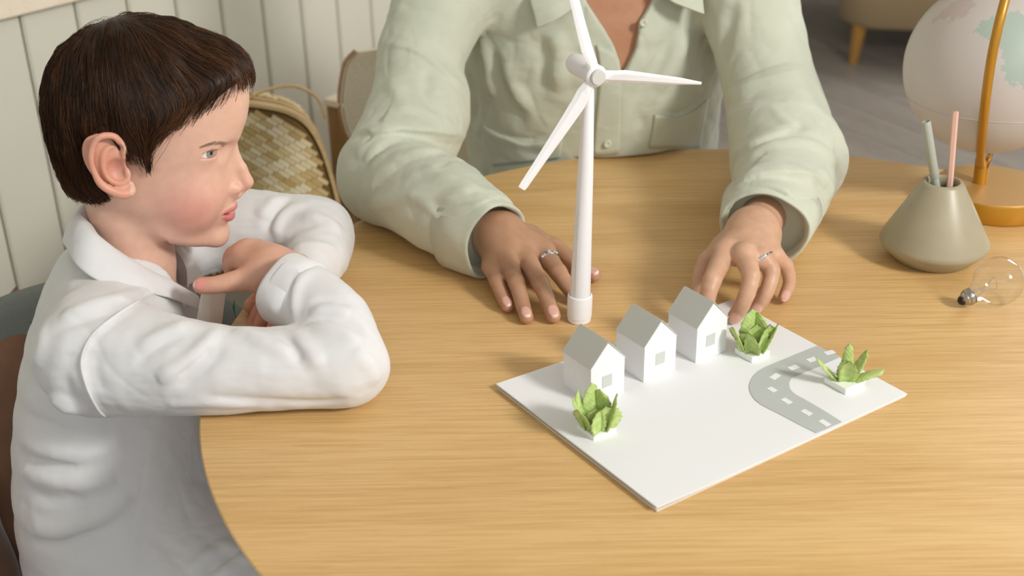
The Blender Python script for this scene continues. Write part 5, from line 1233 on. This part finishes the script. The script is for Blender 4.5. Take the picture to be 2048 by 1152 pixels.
def flap(L, name, off, th, lift=()):
    pts = []; d = Vector(raydir(1240, 40).normalized())
    for i, (x, y) in enumerate(L):
        q = front(x, max(y, -60)); q = q if y >= -60 else q + Vector((0, .01, .03)); pts.append(q - d * (off + (lift[i] if lift else 0)))
    return MB().prism(pts, d * th).build(name, M_sage, wsh, bevel=.001)
g1 = [[PY(1056, -60, 1.715), PY(1060, 0, 1.672), PY(1068, 30, 1.660), PY(1073, 56, 1.656)], [PY(1100, -60, 1.70), PY(1106, 0, 1.66), PY(1108, 20, 1.652), PY(1112, 40, 1.650)], [PY(1160, -70, 1.70), PY(1150, -15, 1.668), PY(1149, 0, 1.660), PY(1150, 14, 1.654)]]
sheet(g1, 'collar', M_sage, wsh, .003)
g2 = [[PY(1300, -70, 1.70), PY(1318, -20, 1.668), PY(1334, -4, 1.658), PY(1348, 6, 1.654)], [PY(1345, -60, 1.70), PY(1364, -10, 1.664), PY(1375, 10, 1.656), PY(1384, 20, 1.652)], [PY(1400, -60, 1.71), PY(1405, -15, 1.672), PY(1407, 10, 1.660), PY(1409, 29, 1.656)]]
sheet(g2, 'collar', M_sage, wsh, .003)
def grid_sheet(rows, name, off=.0022, th=.0014):
    rs_ = [spline([(float(x), float(y)) for x, y in r], 4) for r in rows]; n = len(rs_[0]); cols_ = [spline([r[i] for r in rs_], 4) for i in range(n)]
    G = np.stack(cols_, 0); sh = G.shape[:2]; q = G.reshape(-1, 2); D = np.array([tuple(raydir(float(x), float(y)).normalized()) for x, y in q]); t = np.full(len(D), 1.2); o = np.array([0, 0, CAMZ])
    for _ in range(90): e = wshirt_sdf((o + D * t[:, None]).astype(np.float32)); t = np.where((e > .0002) & (t < 1.95), t + np.maximum(e * .7, .0003), t)
    V_ = o + D * (t - off)[:, None]; I = np.arange(len(q)).reshape(sh); f = np.stack([I[:-1, :-1], I[:-1, 1:], I[1:, 1:], I[1:, :-1]], -1).reshape(-1, 4)
    ob = mesh_obj(name, V_, f, M_sage, wsh, True); s_ = ob.modifiers.new('thick', 'SOLIDIFY'); s_.thickness = th; s_.offset = 0; return ob
grid_sheet([[(964, 247), (985, 263), (1020, 276), (1046, 286), (1085, 283), (1104, 274), (1128, 262)], [(975, 290), (990, 300), (1020, 305), (1046, 308), (1085, 304), (1104, 300), (1124, 294)], [(985, 332), (1000, 330), (1025, 327), (1050, 324), (1085, 320), (1104, 319), (1120, 316)]], 'pocket')
grid_sheet([[(1309, 230), (1330, 231), (1352, 236), (1376, 229), (1400, 213), (1418, 196)], [(1305, 262), (1330, 262), (1352, 262), (1376, 260), (1395, 255), (1408, 248)], [(1298, 296), (1325, 296), (1350, 296), (1370, 296), (1390, 296), (1400, 296)]], 'pocket')
grid_sheet([[(1193, 90), (1200, 140), (1196, 200), (1190, 260), (1186, 312)], [(1216, 100), (1221, 145), (1219, 200), (1215, 260), (1212, 311)], [(1232, 112), (1242, 148), (1243, 200), (1241, 260), (1238, 308)]], 'button_placket')
cuff(CR_, CRd, .0465, .0545, .052, M_sage, wsh); cuff(CL_, CLd, .0520, .0590, .054, M_sage, wsh, .90)
M_btn = mat('sage_button', 'C4C8B0', .4)
for x, y in ((1215, 288), (1287, 46)):
    q = front(x, y); nr = Vector((.05, -.96, .25)); q = q - Vector(raydir(x, y).normalized()) * .003; MB().lathe([(.0022, .001), (.0030, .0018), (.0052, .0022), (.0058, .0012), (.0055, -.001)], q + nr * .0012, 24, align_z(nr)).build('button', M_btn, wsh, True)
    for s_ in (-1, 1): MB().lathe([(.0006, 0), (.0006, .0004)], q + nr * .0026 + Vector((.0009 * s_, 0, 0)), 8, align_z(nr)).build('button_hole', M_greyp, wsh)
# rings
def ring(F0, F1, t, r, label, gem):
    a, b = Vector(F0[:3]), Vector(F1[:3]); c = a.lerp(b, t); d = (b - a).normalized(); R = align_z(d); up_ = Vector((0, -.3, 1)); up_ = (up_ - d * up_.dot(d)).normalized(); sd = d.cross(up_)
    pts = [c + up_ * r * math.cos(q) + sd * r * math.sin(q) for q in np.linspace(0, 2 * math.pi, 41)]
    o = MB().tube(pts, .0014, 8).build('ring', M_metal, wom, True); o['label'] = label
    for q in gem:
        pp = c + up_ * (r + .0014) * math.cos(q) + sd * (r + .0014) * math.sin(q); nn_ = (pp - c).normalized(); big = 1.5 if abs(q) < .1 else 1
        MB().lathe([(.0010, -.0006), (.0019 * big, .0005), (.0012 * big, .0018 * big)], pp, 8, align_z(nn_)).build('ring_stone', M_stone, o)
M_stone = mat('bright_stone', 'DDE6F2', .05, .6)
ring(Rf[3][0], Rf[3][1], .46, .0112, 'silver ring with three clear stones', (-.75, -.5, 0, .5, .75))
ring(Qf[2][0], Qf[2][1], .12, .0122, 'silver ring with a small stone', (.3, .5, .7, .9))
# trousers and shoes, under the table
def wtr(p):
    d = None
    for x in (.03, .24):
        e = chain(p, [(x, 1.88, .45, .105), (x, 1.50, .475, .085), (x, 1.465, .43, .072), (x, 1.50, .12, .055)], None, 1); d = e if d is None else smin(d, e, .03)
    return smax(smin(d, ell(p, (.135, 1.90, .47), (.17, .14, .10)), .03), .09 - p[:, 2], .004)
v, f = sdf_mesh(wtr, (-.12, 1.36, .08), (.40, 2.06, .62), .009); mesh_obj('trousers', v, f, cloth_mat('pale_blue_denim', '9DB2BC', .06), wom, True)
for x in (.03, .24): MB().tube([(x, 1.53, .035), (x, 1.47, .042), (x, 1.38, .03), (x, 1.33, .022)], [.038, .04, .036, .02], 16, .75).build('shoe', mat('white_shoe', 'D8D6D2', .5), wom, True)
